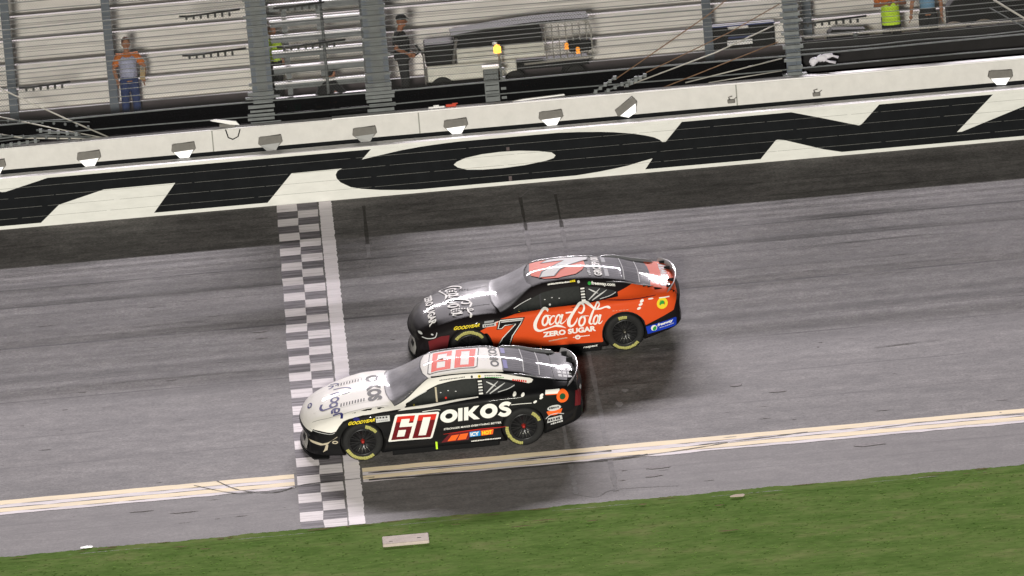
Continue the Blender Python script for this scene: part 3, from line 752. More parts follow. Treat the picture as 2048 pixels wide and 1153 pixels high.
    A('side', R_tris([(-2.27, .565), (-2.1, .545), (-1.93, .53), (-1.86, .555)], .008), 'silver', .006)
    # number panel on the door
    mf = lambda u, v: (-.965+.765*u+.165*v, .318+.478*v-.022*u)
    A('side', quadmap([(.02, 0), (.97, 0), (1.0, .04), (1.0, .96), (.97, 1), (.03, 1), (0, .96), (0, .04)], mf), 'white', .006)
    RED = [rect(.06, .17, .06, .93), rect(.17, .46, .82, .93), rect(.36, .46, .66, .82), rect(.17, .46, .42, .53), rect(.34, .46, .17, .42), rect(.17, .46, .06, .17),
           rect(.54, .66, .06, .93), rect(.83, .95, .06, .93), rect(.66, .83, .83, .93), rect(.66, .83, .06, .16)]
    for r_ in RED:
        u0, u1 = r_[0][0], r_[1][0]; v0, v1 = r_[0][1], r_[2][1]; sp = .72
        if v1 <= sp: A('side', quadmap(r_, mf), 'maroon', .009)
        elif v0 >= sp: A('side', quadmap(r_, mf), 'numred', .009)
        else: A('side', quadmap(rect(u0, u1, v0, sp), mf), 'maroon', .009); A('side', quadmap(rect(u0, u1, sp, v1), mf), 'numred', .009)
    A('side', block_word('OIKOS', lambda u, v: (-.035+1.235*u+.02*v, .566+.026*u+v*(.218+.040*u))), 'white', .006)
    A('side', T_at('STRONGER MAKES EVERYTHING BETTER', (.01, .435), (1.0, .035), (0, .032), .02, .2), 'white', .006)
    A('side', P_tris([(-.05, .20), (.42, .21), (.5, .34), (.95, .38), (1.1, .405), (.6, .40), (.10, .35)]), 'darkred', .005)
    A('side', R_tris([(.0, .355, .004), (.5, .385, .014), (1.1, .40, .004)], .01), 'numred', .0065)
    A('side', P_tris([(.06, .215), (.20, .22), (.27, .325), (.14, .315)]), 'orange', .0062); A('side', P_tris([(.23, .22), (.38, .225), (.43, .335), (.29, .328)]), 'orange', .0062)
    A('side', P_tris([(.45, .255), (.64, .265), (.64, .362), (.45, .352)]), 'skyblue', .0065); A('side', T_at('ICY', (.465, .272), (.15, .008), (0, .065), .05), 'white', .008)
    A('side', P_tris([(.65, .262), (.85, .275), (.87, .372), (.65, .362)]), 'orange', .0065); A('side', T_at('HOT', (.665, .28), (.17, .008), (0, .065), .05), 'yellow', .008)
    A('side', dashes((.47, .165), (.52, .015), (0, .022), 18, 3, .2), 'white', .006)
    # fender stickers
    for c0 in ('yellow',): A('side', T_at('GOODYEAR', (-1.62, .682), (.46, .045), (.01, .050), .035, .35), c0, .006)
    A('side', P_tris(ell(-1.47, .775, .055, .028)), 'blue', .006)
    A('side', P_tris([(-1.14, .695), (-.90, .70), (-.90, .80), (-1.14, .80)]), 'silver', .006)
    A('side', dashes((-1.13, .76), (.21, .0), (0, .03), 4, 5), 'charcoal', .0075); A('side', dashes((-1.12, .715), (.19, .0), (0, .02), 6, 6), 'grey', .0075)
    # roof
    rm = lambda u, v: (-.16+.84*u+.10*v, -.44+.93*v)
    A('top', quadmap([(.03, 0), (.96, 0), (1.02, .05), (1.02, .95), (.98, 1), (.04, 1), (-.02, .95), (-.02, .05)], rm), 'black', .005)
    A('top', quadmap([(.045, .025), (.945, .025), (1.0, .065), (1.0, .935), (.965, .975), (.055, .975), (0, .935), (0, .065)], rm), 'white', .0065)
    for r_ in RED: A('top', quadmap(r_, rm), 'roofred', .009)
    A('top', T_at('OIKOS', (1.075, -.40), (0, .95), (-.14, 0), .035), 'black', .006)
    A('side', dashes((.02, 1.205), (.45, .018), (0, .016), 16, 8), 'charcoal', .006); A('side', P_tris(ell(.58, 1.222, .02, .02)), 'charcoal', .006)
    A('side', P_tris(ell(.71, 1.218, .028, .022)), 'yellow', .006); A('side', P_tris(ell(.71, 1.218, .014, .012)), 'charcoal', .007)
    A('side', dashes((.80, 1.212), (.30, -.024), (0, .012), 9, 9), 'charcoal', .006); A('side', dashes((.80, 1.192), (.34, -.034), (0, .012), 9, 10), 'green', .006)
    A('side', dashes((1.27, 1.105), (.25, -.045), (.004, .028), 7, 11), 'numred', .006)
    # rear quarter
    A('side', P_tris([(1.80, .905), (2.06, .89), (2.06, .945), (1.82, .955)]), 'white', .006); A('side', P_tris([(1.81, .895), (2.06, .875), (2.06, .89), (1.81, .907)]), 'orange', .0065)
    A('side', P_tris(ell(2.10, .83, .105, .108), ell(2.10, .83, .052, .055)), 'orange', .007); A('side', P_tris(ell(2.10, .83, .052, .055)), 'darkgreen', .007)
    for k, (x, z) in enumerate(((1.74, .90), (1.73, .86), (1.62, .80), (1.42, .93), (1.28, .94))): A('side', P_tris(ell(x, z, .035, .020, rot=.5)), 'white', .006)
    A('side', R_tris([(1.20, .785), (1.4, .79), (1.56, .785)], .010), 'white', .006)
    A('side', P_tris([(1.80, .60), (2.08, .62), (2.05, .545), (1.95, .52), (1.83, .53)]), 'orange', .006)
    A('side', P_tris(ell(1.94, .65, .12, .05, rot=.06)), 'silver', .0068); A('side', dashes((1.85, .63), (.18, .01), (0, .04), 5, 12), 'charcoal', .008)
    A('side', R_tris([(1.78, .47), (1.86, .53), (1.98, .545), (2.10, .52)], .013), 'silver', .006)
    A('side', P_tris([(1.80, .39), (2.07, .42), (2.06, .50), (1.82, .475)]), 'silver', .006); A('side', dashes((1.82, .405), (.22, .024), (0, .06), 5, 13), 'charcoal', .0075)
    A('side', dashes((1.86, .345), (.22, .03), (0, .03), 6, 14), 'silver', .006)
    A('top', P_tris([(2.0, -.62), (2.36, -.62), (2.36, .62), (2.0, .62)]), 'charcoal', .004)
    for r_ in range(3):
        for c in range(3): A('top', P_tris(rect(2.08+.085*c, 2.145+.085*c, -.50+.14*r_, -.40+.14*r_)), 'silver', .006)
    A('side', P_tris([(2.30, .62), (2.40, .60), (2.44, .84), (2.33, .87)]), 'darkred', .006, ymin=.2)
    for z in (.60, .66, .72, .82): A('rear', P_tris(rect(-.66, -.50, z, z+.045)), 'silver', .006)
    A('rear', P_tris(rect(-.70, -.60, .42, .56)), 'green', .006)
    return L

def livery7():
    L = Livery(); A = L.add
    side = [(-1.13, .60), (-1.192, .655), (-.80, .83), (-.544, .868), (-.085, .90), (.751, .928), (1.00, .95), (1.331, .985), (1.331, 1.047), (1.60, 1.125), (1.93, 1.06), (2.34, .985), (2.40, .93), (2.30, .66), (1.77, .46)] + rear_arch(17, 196) + [(.985, .215), (.444, .225), (-.2, .235), (-.97, .24)] + front_arch(-12, 38)
    L.both(P_tris(side), 'red', .005, ymin=.5)
    A('top', P_tris([(1.94, -.635), (2.40, -.66), (2.40, .66), (1.94, .635)]), 'red', .0055)
    A('top', P_tris([(-.13, .54), (-.17, .13), (-.155, -.14), (.055, -.40), (.31, -.45), (.633, -.345), (.767, -.18), (.84, .02), (.82, .54)]), 'red', .0055)
    A('side', R_tris([(1.05, .955, .006), (1.5, .945, .012), (2.0, .955, .006)], .012), 'darkred', .006)
    # number
    sev = [(-.845, .825), (-.37, .82), (-.44, .70), (-.60, .50), (-.69, .24), (-.98, .24), (-.82, .47), (-.585, .695), (-.74, .69), (-.80, .635), (-.90, .645)]
    A('side', P_tris(sev), 'black', .005)
    A('side', R_tris([(-.825, .803), (-.405, .80), (-.465, .705), (-.625, .50), (-.72, .24)], .014, smooth=False), 'white', .008)
    A('side', R_tris([(-.95, .25), (-.80, .48), (-.545, .715), (-.745, .707), (-.805, .655), (-.87, .66), (-.825, .803)], .014, smooth=False), 'white', .0085)
    A('side', P_tris([(-.80, .785), (-.42, .785), (-.44, .765), (-.81, .765)]), 'silver', .0075)
    # script and words
    A('side', script(lambda a, b: (-.187+.0011*(a-760)-.00009*(b-590), .547-.00115*(b-590)-.0001065*(a-760))), 'white', .007, step=.06)
    A('side', T_at('ZERO SUGAR', (-.075, .420), (.955, .030), (0, .088), .05), 'white', .007)
    A('side', dashes((.02, .315), (.34, .035), (0, .024), 14, 21, .15), 'beige', .006)
    A('side', P_tris(ell(.545, .352, .05, .045), ell(.545, .352, .028, .022)), 'white', .006); A('side', dashes((.46, .347), (.30, .012), (0, .018), 9, 22, .1), 'white', .0075)
    A('side', T_at('GOODYEAR', (-1.655, .700), (.46, .045), (.01, .050), .035, .35), 'yellow', .006)
    A('side', P_tris([(-1.14, .715), (-.90, .72), (-.90, .775), (-1.14, .77)]), 'silver', .006); A('side', P_tris([(-1.11, .785), (-.94, .79), (-.93, .825), (-1.10, .82)]), 'grey', .006)
    A('side', dashes((-1.12, .728), (.2, .003), (0, .03), 6, 23), 'charcoal', .0075)
    A('side', R_tris([(-.92, .782), (-.84, .79)], .012), 'white', .006)
    A('side', P_tris([(-2.12, .50), (-1.89, .595), (-1.74, .612), (-1.79, .40), (-1.95, .16), (-2.1, .2)]), 'darkred', .005)
    A('side', R_tris([(-2.22, .555), (-2.13, .545), (-2.03, .56), (-1.985, .585), (-1.955, .65)], .013), 'silver', .006)
    A('side', P_tris(ell(-2.24, .60, .035, .018)), 'silver', .006); A('side', P_tris(ell(-2.04, .615, .022, .012)), 'silver', .006)
    A('front', P_tris([(.5, .42), (.0, .40), (-.25, .34), (-.42, .24), (-.52, .12), (-.2, .10), (.5, .12)]), 'white', .005)  # bumper reflection painted as a white crescent
    A('front', P_tris([(-.30, .20), (-.10, .22), (-.08, .29), (-.27, .27)]), 'black', .0065); A('front', P_tris(rect(-.6, .6, .42, .50)), 'charcoal', .0045)
    # hood
    A('top', T_at('ZERO SUGAR', (-2.065, .66), (0, -1.36), (.125, 0), .035), 'white', .007)
    A('top', script(lambda a, b: (-1.78+(590-b)*.00120, .82-(a-720)*.00136)), 'white', .007, step=.06)
    for sgn in (-1, 1):
        for k in range(9):
            x = -1.70+.05*k
            A('top', P_tris([(x, sgn*.42), (x+.022, sgn*.42), (x+.034, sgn*.53), (x+.012, sgn*.53)] if sgn > 0 else [(x, sgn*.53), (x+.022, sgn*.53), (x+.034, sgn*.42), (x+.012, sgn*.42)]), 'black', .009)
        A('top', R_tris([(-1.3, sgn*.40), (-.95, sgn*.44)], .02), 'black', .006)
    # roof
    r7 = [(-.02, -.32), (.245, -.355), (.37, -.12), (.62, .12), (.90, .34), (.93, .51), (.20, .51), (.06, .36), (.48, .34), (.27, .10), (.05, -.10)]
    A('top', P_tris(r7), 'silver', .006); A('top', R_tris(r7, .030, closed=True, smooth=False), 'charcoal', .008)
    A('top', T_at('GROUP1001', (1.095, -.44), (0, .98), (-.13, 0), .035), 'white', .006)
    A('top', dashes((.90, -.42), (0, .5), (-.05, 0), 8, 24, .5), 'silver', .006)
    A('side', dashes((.10, 1.245), (.40, .012), (0, .020), 14, 25, .1), 'white', .006); A('side', dashes((.50, 1.256), (.10, .0), (0, .026), 3, 26, .1), 'yellow', .006); A('side', P_tris(ell(.655, 1.252, .024, .02)), 'silver', .006)
    A('side', P_tris(ell(.845, 1.215, .03, .026)), 'green', .006); A('side', T_at('freeway.com', (.88, 1.196), (.42, -.066), (0, .045), .035), 'white', .007)
    # rear quarter
    A('side', P_tris(ell(2.10, .82, .10, .10), ell(2.10, .82, .05, .05)), 'yellow', .007); A('side', P_tris(ell(2.09, .83, .05, .05)), 'green', .007); A('side', P_tris(ell(2.10, .79, .035, .02)), 'yellow', .0085)
    for x, z in ((1.735, .912), (1.71, .858), (1.675, .79)): A('side', P_tris(ell(x, z, .038, .022, rot=.4)), 'white', .006)
    A('side', P_tris(ell(1.90, .927, .05, .010)), 'white', .006); A('side', R_tris([(2.05, .918), (2.24, .905)], .014), 'white', .008)
    A('side', dashes((1.20, .782), (.3, .004), (0, .008), 5, 27, .4), 'beige', .006)
    A('side', P_tris([(1.775, .431), (2.32, .520), (2.34, .50), (2.33, .37), (2.30, .355), (1.80, .285)]), 'plate_blue', .006)
    A('side', P_tris(ell(1.92, .385, .055, .055)), 'white', .0075); A('side', P_tris(ell(1.93, .375, .032, .045, rot=-.5)), 'green', .009)
    A('side', T_at('freeway', (1.985, .405), (.29, .046), (0, .05), .04, .2), 'white', .0075); A('side', dashes((2.02, .365), (.27, .04), (0, .014), 8, 28), 'silver', .0075)
    A('side', T_at('respect', (.63, .135), (.26, .018), (0, .035), .03, .2), 'white', .018)
    A('top', T_at('Freeway', (2.30, -.56), (0, 1.12), (-.17, 0), .03), 'silver', .0065)
    for z in (.50, .58, .66, .76): A('rear', P_tris(rect(-.64, -.50, z, z+.05)), 'silver', .006)
    return L

def make_wheel(parent, x, side, nut, ph=0):
    """side -1 = near side"""
    wh = bpy.data.objects.new('wheel', None); link(wh, parent); wh.location = (x, side*.845, .352)
    s = side
    t = MB(); prof = [(.236, -.13), (.262, -.142), (.300, -.146), (.335, -.138), (.350, -.115), (.352, 0), (.350, .115), (.335, .138), (.300, .146), (.262, .142), (.236, .13)]
    t.lathe(prof, 64)
    yel = [(205, 262), (272, 330)] if nut == 'red' else [(222, 312)]
    yel2 = {'f60': [(200, 300), (35, 75)], 'r60': [(172, 262), (20, 55)], 'f7': [(35, 140)], 'r7': [(222, 315), (80, 105)]}[ph]
    rnd = random.Random(len(ph)*7+int(x*10))
    for a0, a1 in yel2:
        a = a0
        while a < a1:
            da = rnd.uniform(5, 8); r0 = .262+rnd.uniform(0, .008); r1 = .326-rnd.uniform(0, .010)
            y0 = -.1475 if s < 0 else .1475
            n_ = 3; prev = None
            for k in range(n_+1):
                an = radians(a+(da-.6)*k/n_); p = ((r0*cos(an), y0, r0*sin(an)), (.30*cos(an), y0-(.0035 if s < 0 else -.0035), .30*sin(an)), (r1*cos(an), y0+(.004 if s < 0 else -.004), r1*sin(an)))
                if prev: t.poly([prev[0], prev[1], p[1], p[0]], 1); t.poly([prev[1], prev[2], p[2], p[1]], 1)
                prev = p
            a += da
    t.build('tyre', [M_TYRE, M_TYEL], wh)
    y_ = lambda v: v if s > 0 else -v
    r = MB()
    r.lathe([(.238, y_(.125)), (.232, y_(.136)), (.222, y_(.128)), (.215, y_(.06)), (.06, y_(.03)), (0, y_(.03))], 64)
    for k in range(10):
        a = 2*pi*k/10+.1
        for da in (-.085, .085):
            ca, sa = cos(a), sin(a); ca2, sa2 = cos(a+da*1.4), sin(a+da*1.4)
            p0 = Vector((.045*ca, y_(.105), .045*sa)); p1 = Vector((.216*ca2, y_(.112), .216*sa2)); d = (p1-p0).normalized(); nn = d.cross(Vector((0, 1, 0)))*.008
            dep = Vector((0, y_(-.03), 0))
            r.poly([p0-nn, p1-nn, p1+nn, p0+nn], 0, ext=dep)
    r.lathe([(.232, y_(.1375)), (.226, y_(.1395)), (.220, y_(.130))], 64, mi=0)
    for k in range(4):
        a = 4.2+.35*k; r.tube([(.09*cos(a), y_(.116), .09*sin(a)), (.205*cos(a), y_(.118), .205*sin(a))], .0045, 6, mi=1)  # pale rods paint a highlight on the lower spokes only
    r.build('rim', [M_RIM, M_SPOKE_HI], wh)
    m = MB(); m.lathe([(0, y_(.142)), (.022, y_(.140)), (.027, y_(.125)), (.030, y_(.09)), (.04, y_(.05))], 24)
    m.build('wheel_nut', M_NUTR if nut == 'red' else M_NUTK, wh)
    return wh

def make_car(c, name, label, liv, nut):
    x0, v0, yw = CAR_POSE[c]
    root = bpy.data.objects.new(name, None); link(root); root.matrix_world = car_matrix(c)
    tag(root, label, 'race car', 'race cars crossing the finish line')
    L = liv()
    me = BODY_MESH
    inside = lambda p: (abs(p.center.y) < .985 and abs(p.normal.y) < .5 and any((p.center.x-sx)**2+(p.center.z-.345)**2 < .41**2 for sx in (-1.395, 1.395)) and p.center.z < .76) or (abs(p.normal.y) > .9 and any((p.center.x-sx)**2+(p.center.z-.345)**2 < .40**2 for sx in (-1.395, 1.395)) and abs(p.center.y) < .9)
    b = L.build('body', root, base=(me, (CP['black' if c == '60' else 'hoodblack'], M_ARCH, inside)))
    def part(nm, proj, tr, m, off, parent=root, **k):
        l = Livery(); l.add(proj, tr, m, off, **k); return l.build(nm, parent)
    ws = part('windshield', 'top', P_tris(WS), M_GLASS, .008)
    l = Livery(); l.add('top', R_tris(WS, .018, closed=True, smooth=False), CP['charcoal'], .011)
    l.add('side', R_tris([(-.55, .93), (-.40, 1.0), (-.22, 1.07)], .010), CP['silver'], .0135)
    l.build('windshield_frame', ws)
    rg = part('rear_window', 'top', P_tris(RG), M_RGLASS, .008)
    l = Livery()
    for y in (-.42, -.34, -.26, -.18, -.10, .06, .16, .26, .36): l.add('top', R_tris([(1.22, y), (1.55, y*1.05), (1.86, y*1.12)], .010), CP['charcoal' if abs(y) > .15 else 'grey'], .011)
    for x in (1.48, 1.75): l.add('top', R_tris([(x, -.53), (x+.02, 0), (x, .53)], .014), CP['silver'], .0135)
    for y0, y1 in ((-.46, -.12), (.20, .48)): l.add('top', P_tris(rect(1.15, 1.22, y0, y1)), CP['glass_band' if c == '60' else 'grey'], .012)
    l.build('rear_window_bars', rg)
    for proj, sg in (('side', -1), ('far', 1)):
        sw = part('side_window', proj, P_tris(SW), M_NET, .008)
        def dec(nm, par, tr, m_, off=.0115):
            l = Livery(); l.add(proj, tr, m_, off); return l.build(nm, par)
        dec('window_post', sw, R_tris([(-.06, .90), (-.06, 1.12)], .030), CP['charcoal' if c == '7' else 'beige'])
        dec('interior_light', sw, P_tris(ell(-.46, .895, .022, .012)), CP['yellow']); dec('steering_grip', sw, P_tris(ell(.10, .945, .018, .016)), CP['numred' if c == '60' else 'silver'])
        for k in range(3): dec('net_buckle', sw, P_tris(ell(.02+.13*k, 1.03+.02*(k % 2), .014, .007)), CP['silver'])
        qw = part('quarter_window', proj, P_tris(QW), M_QGLASS, .008)
        for k in range(5): dec('pillar_sticker', qw, P_tris(rect(.675, .745, .955+.045*k, .978+.045*k)), CP['silver' if k % 2 else 'white'])
        for q_, (a, b_) in enumerate((((.80, .965), (1.02, 1.12)), ((.86, .955), (1.14, 1.09)), ((.82, 1.13), (.98, 1.05)))): dec('reflection_streak', qw, R_tris([(a[0], a[1], .012), ((a[0]+b_[0])/2, (a[1]+b_[1])/2, .022), (b_[0], b_[1], .006)], .012), CP['silver'], .0115+.0012*q_)  # silver X streaks paint reflections on the quarter glass
        dec('window_trim', qw, R_tris([(1.0, .966), (1.18, 1.0), (1.30, 1.045)], .010), CP['silver'], .0155)
    # splitter, skirts, spoiler, rails
    m = MB(); pts = [(-2.46+.28*y*y, y) for y in np.linspace(-.86, .86, 25)]
    m.poly([(x, y, .062) for x, y in pts]+[(-2.0, .90, .062), (-2.0, -.90, .062)], ext=(0, 0, .028)); m.build('splitter', M_SKIRT, root)
    for s in (-1, 1):
        m = MB(); m.box(-.90, .95, s*.93-.035, s*.93+.035, .045, .135, bev=.012)
        m.build('side_skirt', M_SKIRT, root)
        make_wheel(root, -1.395, s, nut, 'f'+c); make_wheel(root, 1.395, s, nut, 'r'+c)
    m = MB(); ys = np.linspace(-.79, .79, 27); prev = None
    for y in ys:
        bx = 2.40-.16*(y/.79)**2-.05*(abs(y)/.79)**6; zb = .99-.035*(y/.79)**2; hh = .10-.02*(abs(y)/.79)**4
        p = [(bx, y, zb-.03), (bx+.045, y, zb+hh), (bx+.054, y, zb+hh), (bx+.009, y, zb-.03)]
        vs_ = [m.bm.verts.new(q) for q in p]
        if prev:
            for k in range(4): f = m.bm.faces.new((prev[k], prev[(k+1) % 4], vs_[(k+1) % 4], vs_[k])); f.smooth = k in (0, 2)
        prev = vs_
    sp = m.build('spoiler', M_SPOIL, root)
    m = MB()
    for y in (-.6, -.3, .3, .6):
        m = MB(); m.box(2.30-.13*(y/.79)**2, 2.41-.15*(y/.79)**2, y-.004, y+.004, .97, 1.04); m.build('spoiler_brace', M_SKIRT, sp)
    m = MB(); xs_ = np.linspace(-.22, 1.12, 16); 
    def rail(mb, x0, x1, y, h, n=16):
        prev = None
        for x in np.linspace(x0, x1, n):
            q = shell_hit((x, y, 4), (0, 0, -1))[0]; t_ = min((x-x0)/.12, (x1-x)/.06, 1); hh = .004+h*max(t_, 0)
            p = [(x, y-.006, q.z-.02), (x, y-.006, q.z+hh), (x, y+.006, q.z+hh), (x, y+.006, q.z-.02)]
            vs_ = [mb.bm.verts.new(k) for k in p]
            if prev:
                for k in range(4): mb.bm.faces.new((prev[k], prev[(k+1) % 4], vs_[(k+1) % 4], vs_[k]))
            else: mb.bm.faces.new(vs_)
            prev = vs_
        mb.bm.faces.new(prev)
    rail(m, -.20, 1.10, .56, .030); m.build('roof_rail', M_RAILM, root)
    m = MB(); rail(m, 1.08, 2.12, .61, .062); m.build('rear_strake', M_RAILM, root)
    m = MB(); rail(m, 1.15, 2.02, -.60, .012); m.build('rear_strake', M_RAILM, root)
    m = MB(); q = shell_hit((.12, .12, 4), (0, 0, -1))[0]
    if c == '60': m.poly([(-.02, .02, q.z+.004), (.12, .05, q.z+.004), (.14, .05, q.z+.035)], ext=(0, .006, 0)); m.build('roof_flap', M_SKIRT, root)
    m = MB(); m.box(-.15, -.115, -1.0, -.965, .10, .235, bev=.006); 
    m.build('jack_marker', mat('neon_marker', (.55, .85, .04) if c == '60' else (.80, .32, .02), .5), root)
    return root
make_car('60', 'race_car', 'black and cream stock car numbered 60 in the foreground lane, nose on the finish line', livery60, 'red')
make_car('7', 'race_car', 'red-orange and black stock car numbered 7 running one lane closer to the wall', livery7, 'dark')
for me_ in (SHELL,): bpy.data.meshes.remove(me_)
# ================================================================ behind the wall
ZG = 2.49
M_STEEL = mat('galvanised_steel', (.15, .16, .165), .6, metal=.2, var=.35, vscale=6)
M_BSTEEL = mat('blue_grey_steel', (.085, .10, .125), .5, metal=.2, var=.3, vscale=4)
M_CABLE = mat('fence_cable_steel', (.16, .165, .165), .5, metal=.3)
M_RUST = mat('rusty_cable', (.22, .13, .08), .7, var=.4, vscale=12)
M_PALE = mat('pale_rod', (.42, .40, .37), .5, metal=.2)
M_STAND = mat('grandstand_aluminium', (.62, .585, .57), .7, var=.2, vscale=1.6, stretch=(.5, 1, 2.5))
M_STAND2 = mat('grandstand_riser', (.80, .76, .73), .8, var=.16, vscale=2.2, stretch=(.5, 1, 3))
M_TRD = mat('grandstand_tread', (.60, .57, .55), .85, var=.2, vscale=2, spec=.1)
M_PURP = mat('low_wall_paint', (.075, .060, .067), .75, var=.25, vscale=3)
M_DARK = mat('dark_plastic', (.010, .010, .011), .7, spec=.1)
M_WHT = mat('white_enamel', (.70, .68, .62), .45, var=.15, vscale=5)
M_LENS = mat('lamp_lens', (.8, .8, .8), .3, emit=(1, .97, .98), estr=.55)
M_LENSOFF = mat('lamp_lens_unlit', (.20, .20, .205), .35, coat=.3)
M_HOUS = mat('lamp_housing', (.17, .16, .15), .6, var=.2, vscale=9)
M_AMBER = mat('amber_beacon', (.9, .35, .02), .3, emit=(1, .42, .04), estr=5)
M_AMBD = mat('amber_marker', (.8, .28, .02), .4, emit=(1, .35, .03), estr=.9)

# low wall and seating
lw = thing('low_wall', 'dark purple-grey low wall below the pale seating', 'wall', (0, 9.4, 0))
mb = MB(); mb.box(-60, 60, 0, .16, ZG-.02, 2.845, bev=.008); mb.build('wall_panel', M_PURP, lw)
mb = MB(); mb.box(-60, 60, -.01, .17, 2.847, 2.862); mb.build('coping', mat('wall_coping', (.13, .12, .125), .6), lw)
gs = thing('grandstand', 'pale aluminium grandstand seating rising behind the catch fence', 'grandstand', (0, 9.57, 0))
y, z = 0.0, 2.83
mb = MB(); mb.box(-80, 80, 0, .45, ZG-.02, z); mb.build('front_walk', M_STAND2, gs)
y = .45
for k in range(26):
    mb = MB(); rise, run = .40, .78
    mb.box(-80, 80, y, y+run, ZG-.05, z+rise)
    mb.bm.faces.ensure_lookup_table()
    for f in mb.bm.faces:
        if min(v.co.z for v in f.verts) > z+rise-.001: f.material_index = 1
    mb.build('tier', [M_STAND2, M_TRD], gs)
    mb = MB(); mb.box(-80, 80, y-.030, y-.003, z+.20, z+.235)
    mb.build('bench', M_STAND, gs)
    y += run; z += rise
for x, ztop_, lab in ((-9.28, 6.6, 'blue-grey grandstand column at the far left edge of the photo'), (-7.28, 6.6, 'blue-grey grandstand column directly behind the person in orange'),
                (4.66, 6.6, 'blue-grey grandstand column left of the black equipment case'), (6.66, 6.6, 'blue-grey grandstand column right of the clamped fence post')):
    t = thing('grandstand_column', lab, 'column', (x, 9.28, ZG), group='columns in front of the grandstand')
    mb = MB(); w_ = .085
    mb.box(-w_, w_, -.08, -.065, 0, ztop_-ZG); mb.box(-w_, w_, .065, .08, 0, ztop_-ZG); mb.box(-.008, .008, -.064, .064, 0, ztop_-ZG); mb.build('shaft', M_BSTEEL, t)
    mb = MB(); mb.box(-.14, .14, -.12, .11, 0, .02); mb.build('base_plate', M_STEEL, t)

# ---- catch fence
YF = 6.78
cf = thing('catch_fence', 'steel cable and chain-link catch fence on top of the track wall', 'fence', (0, YF, 0))
def sagline(x0, x1, z, seed):
    rnd = random.Random(seed); n_ = 24; ph = rnd.uniform(0, 6)
    return [(x0+(x1-x0)*k/n_, 0, z+.012*sin(ph+k*.9)) for k in range(n_+1)]
for k, (zz, r_) in enumerate(((3.33, .009), (3.47, .008), (3.68, .009), (3.85, .009), (4.03, .015), (4.25, .009), (4.45, .009), (4.65, .009), (4.83, .015), (5.0, .009), (5.16, .009), (5.33, .010), (5.55, .009), (5.8, .015), (3.20, .006), (3.58, .006), (3.77, .006), (3.94, .006), (4.14, .006), (4.35, .006), (4.56, .006), (4.74, .006), (4.92, .006))):
    mb = MB(); mb.tube(sagline(-14, 14, zz, k), r_, 6); mb.build('cable', M_CABLE, cf)
for zz, r_, x0, x1 in ((2.71, .015, -14, 14), (2.98, .017, -14, 14), (3.05, .012, 6.2, 14)):
    mb = MB(); mb.tube(sagline(x0, x1, zz, int(zz*100)), r_, 8); mb.build('rail_pipe', M_STEEL, cf)
M_SCREEN = mat('dark_base_screen', (.008, .008, .009), 1.0, spec=0, alpha=.74)
mb = MB(); mb.box(-14, 5.95, .085, .089, ZG+.03, 3.0); mb.build('base_screen', M_SCREEN, cf)
# chain link as thin real wires
V = []; F = []
pitch = .062; z0_, z1_ = 2.98, 6.0; H_ = z1_-z0_; wr = .0029
for sgn in (1, -1):
    x = -14 - H_
    while x < 14 + H_:
        xa, xb2 = x, x + sgn*H_*.9
        for (a_, b_) in (((-wr, 0), (wr, 0)),):
            k = len(V); yo = .012*sgn
            V += [(xa-wr, yo, z0_), (xa+wr, yo, z0_), (xb2+wr, yo, z1_), (xb2-wr, yo, z1_), (xa, yo+wr*2, z0_), (xb2, yo+wr*2, z1_)]
            F += [(k, k+1, k+2, k+3), (k+1, k+4, k+5, k+2), (k+4, k, k+3, k+5)]
        x += pitch*.9
me = bpy.data.meshes.new('chain_link'); me.from_pydata(V, [], F); me.materials.append(mat('chain_link_wire', (.075, .075, .075), .8, spec=.1))
o = link(bpy.data.objects.new('chain_link', me), cf); o['label'] = 'diamond chain-link mesh with torn edges'; 
def fence_post(x, w_, mat_=M_STEEL, top_=6.2, dense=3.95, seed=0):
    rnd = random.Random(seed)
    mb = MB(); 
    for s in (-1, 1): mb.box(x+s*w_*.5-.045, x+s*w_*.5+.045, .05, .14, ZG+.08, top_)
    mb.box(x-w_*.5+.047, x+w_*.5-.047, .085, .10, ZG+.08, top_)
    p = mb.build('post', M_BSTEEL, cf)
    zz = ZG+.10; k = 0
    mb = MB(); mb.box(x-w_*.5-.14, x+w_*.5+.14, -.02, .20, ZG+.085, ZG+.115)
    while zz < dense:
        e = rnd.uniform(.02, .12); e2 = rnd.uniform(.02, .12); h = rnd.uniform(.04, .075)
        mb.box(x-w_*.5-e, x+w_*.5+e2, -.03, .048, zz, zz+h)
        mb.tube([(x-w_*.3, -.05, zz+h/2), (x-w_*.3, -.02, zz+h/2)], .018, 6); mb.tube([(x+w_*.3, -.05, zz+h/2), (x+w_*.3, -.02, zz+h/2)], .018, 6)
        zz += h+rnd.uniform(.05, .09)
    zz = dense+.1
    while zz < top_-.2: mb.box(x-w_*.5-.06, x+w_*.5+.06, -.025, .048, zz, zz+.06); zz += .2
    mb.build('cable_clamps', M_STEEL, p)
fence_post(6.12, .20, seed=4)
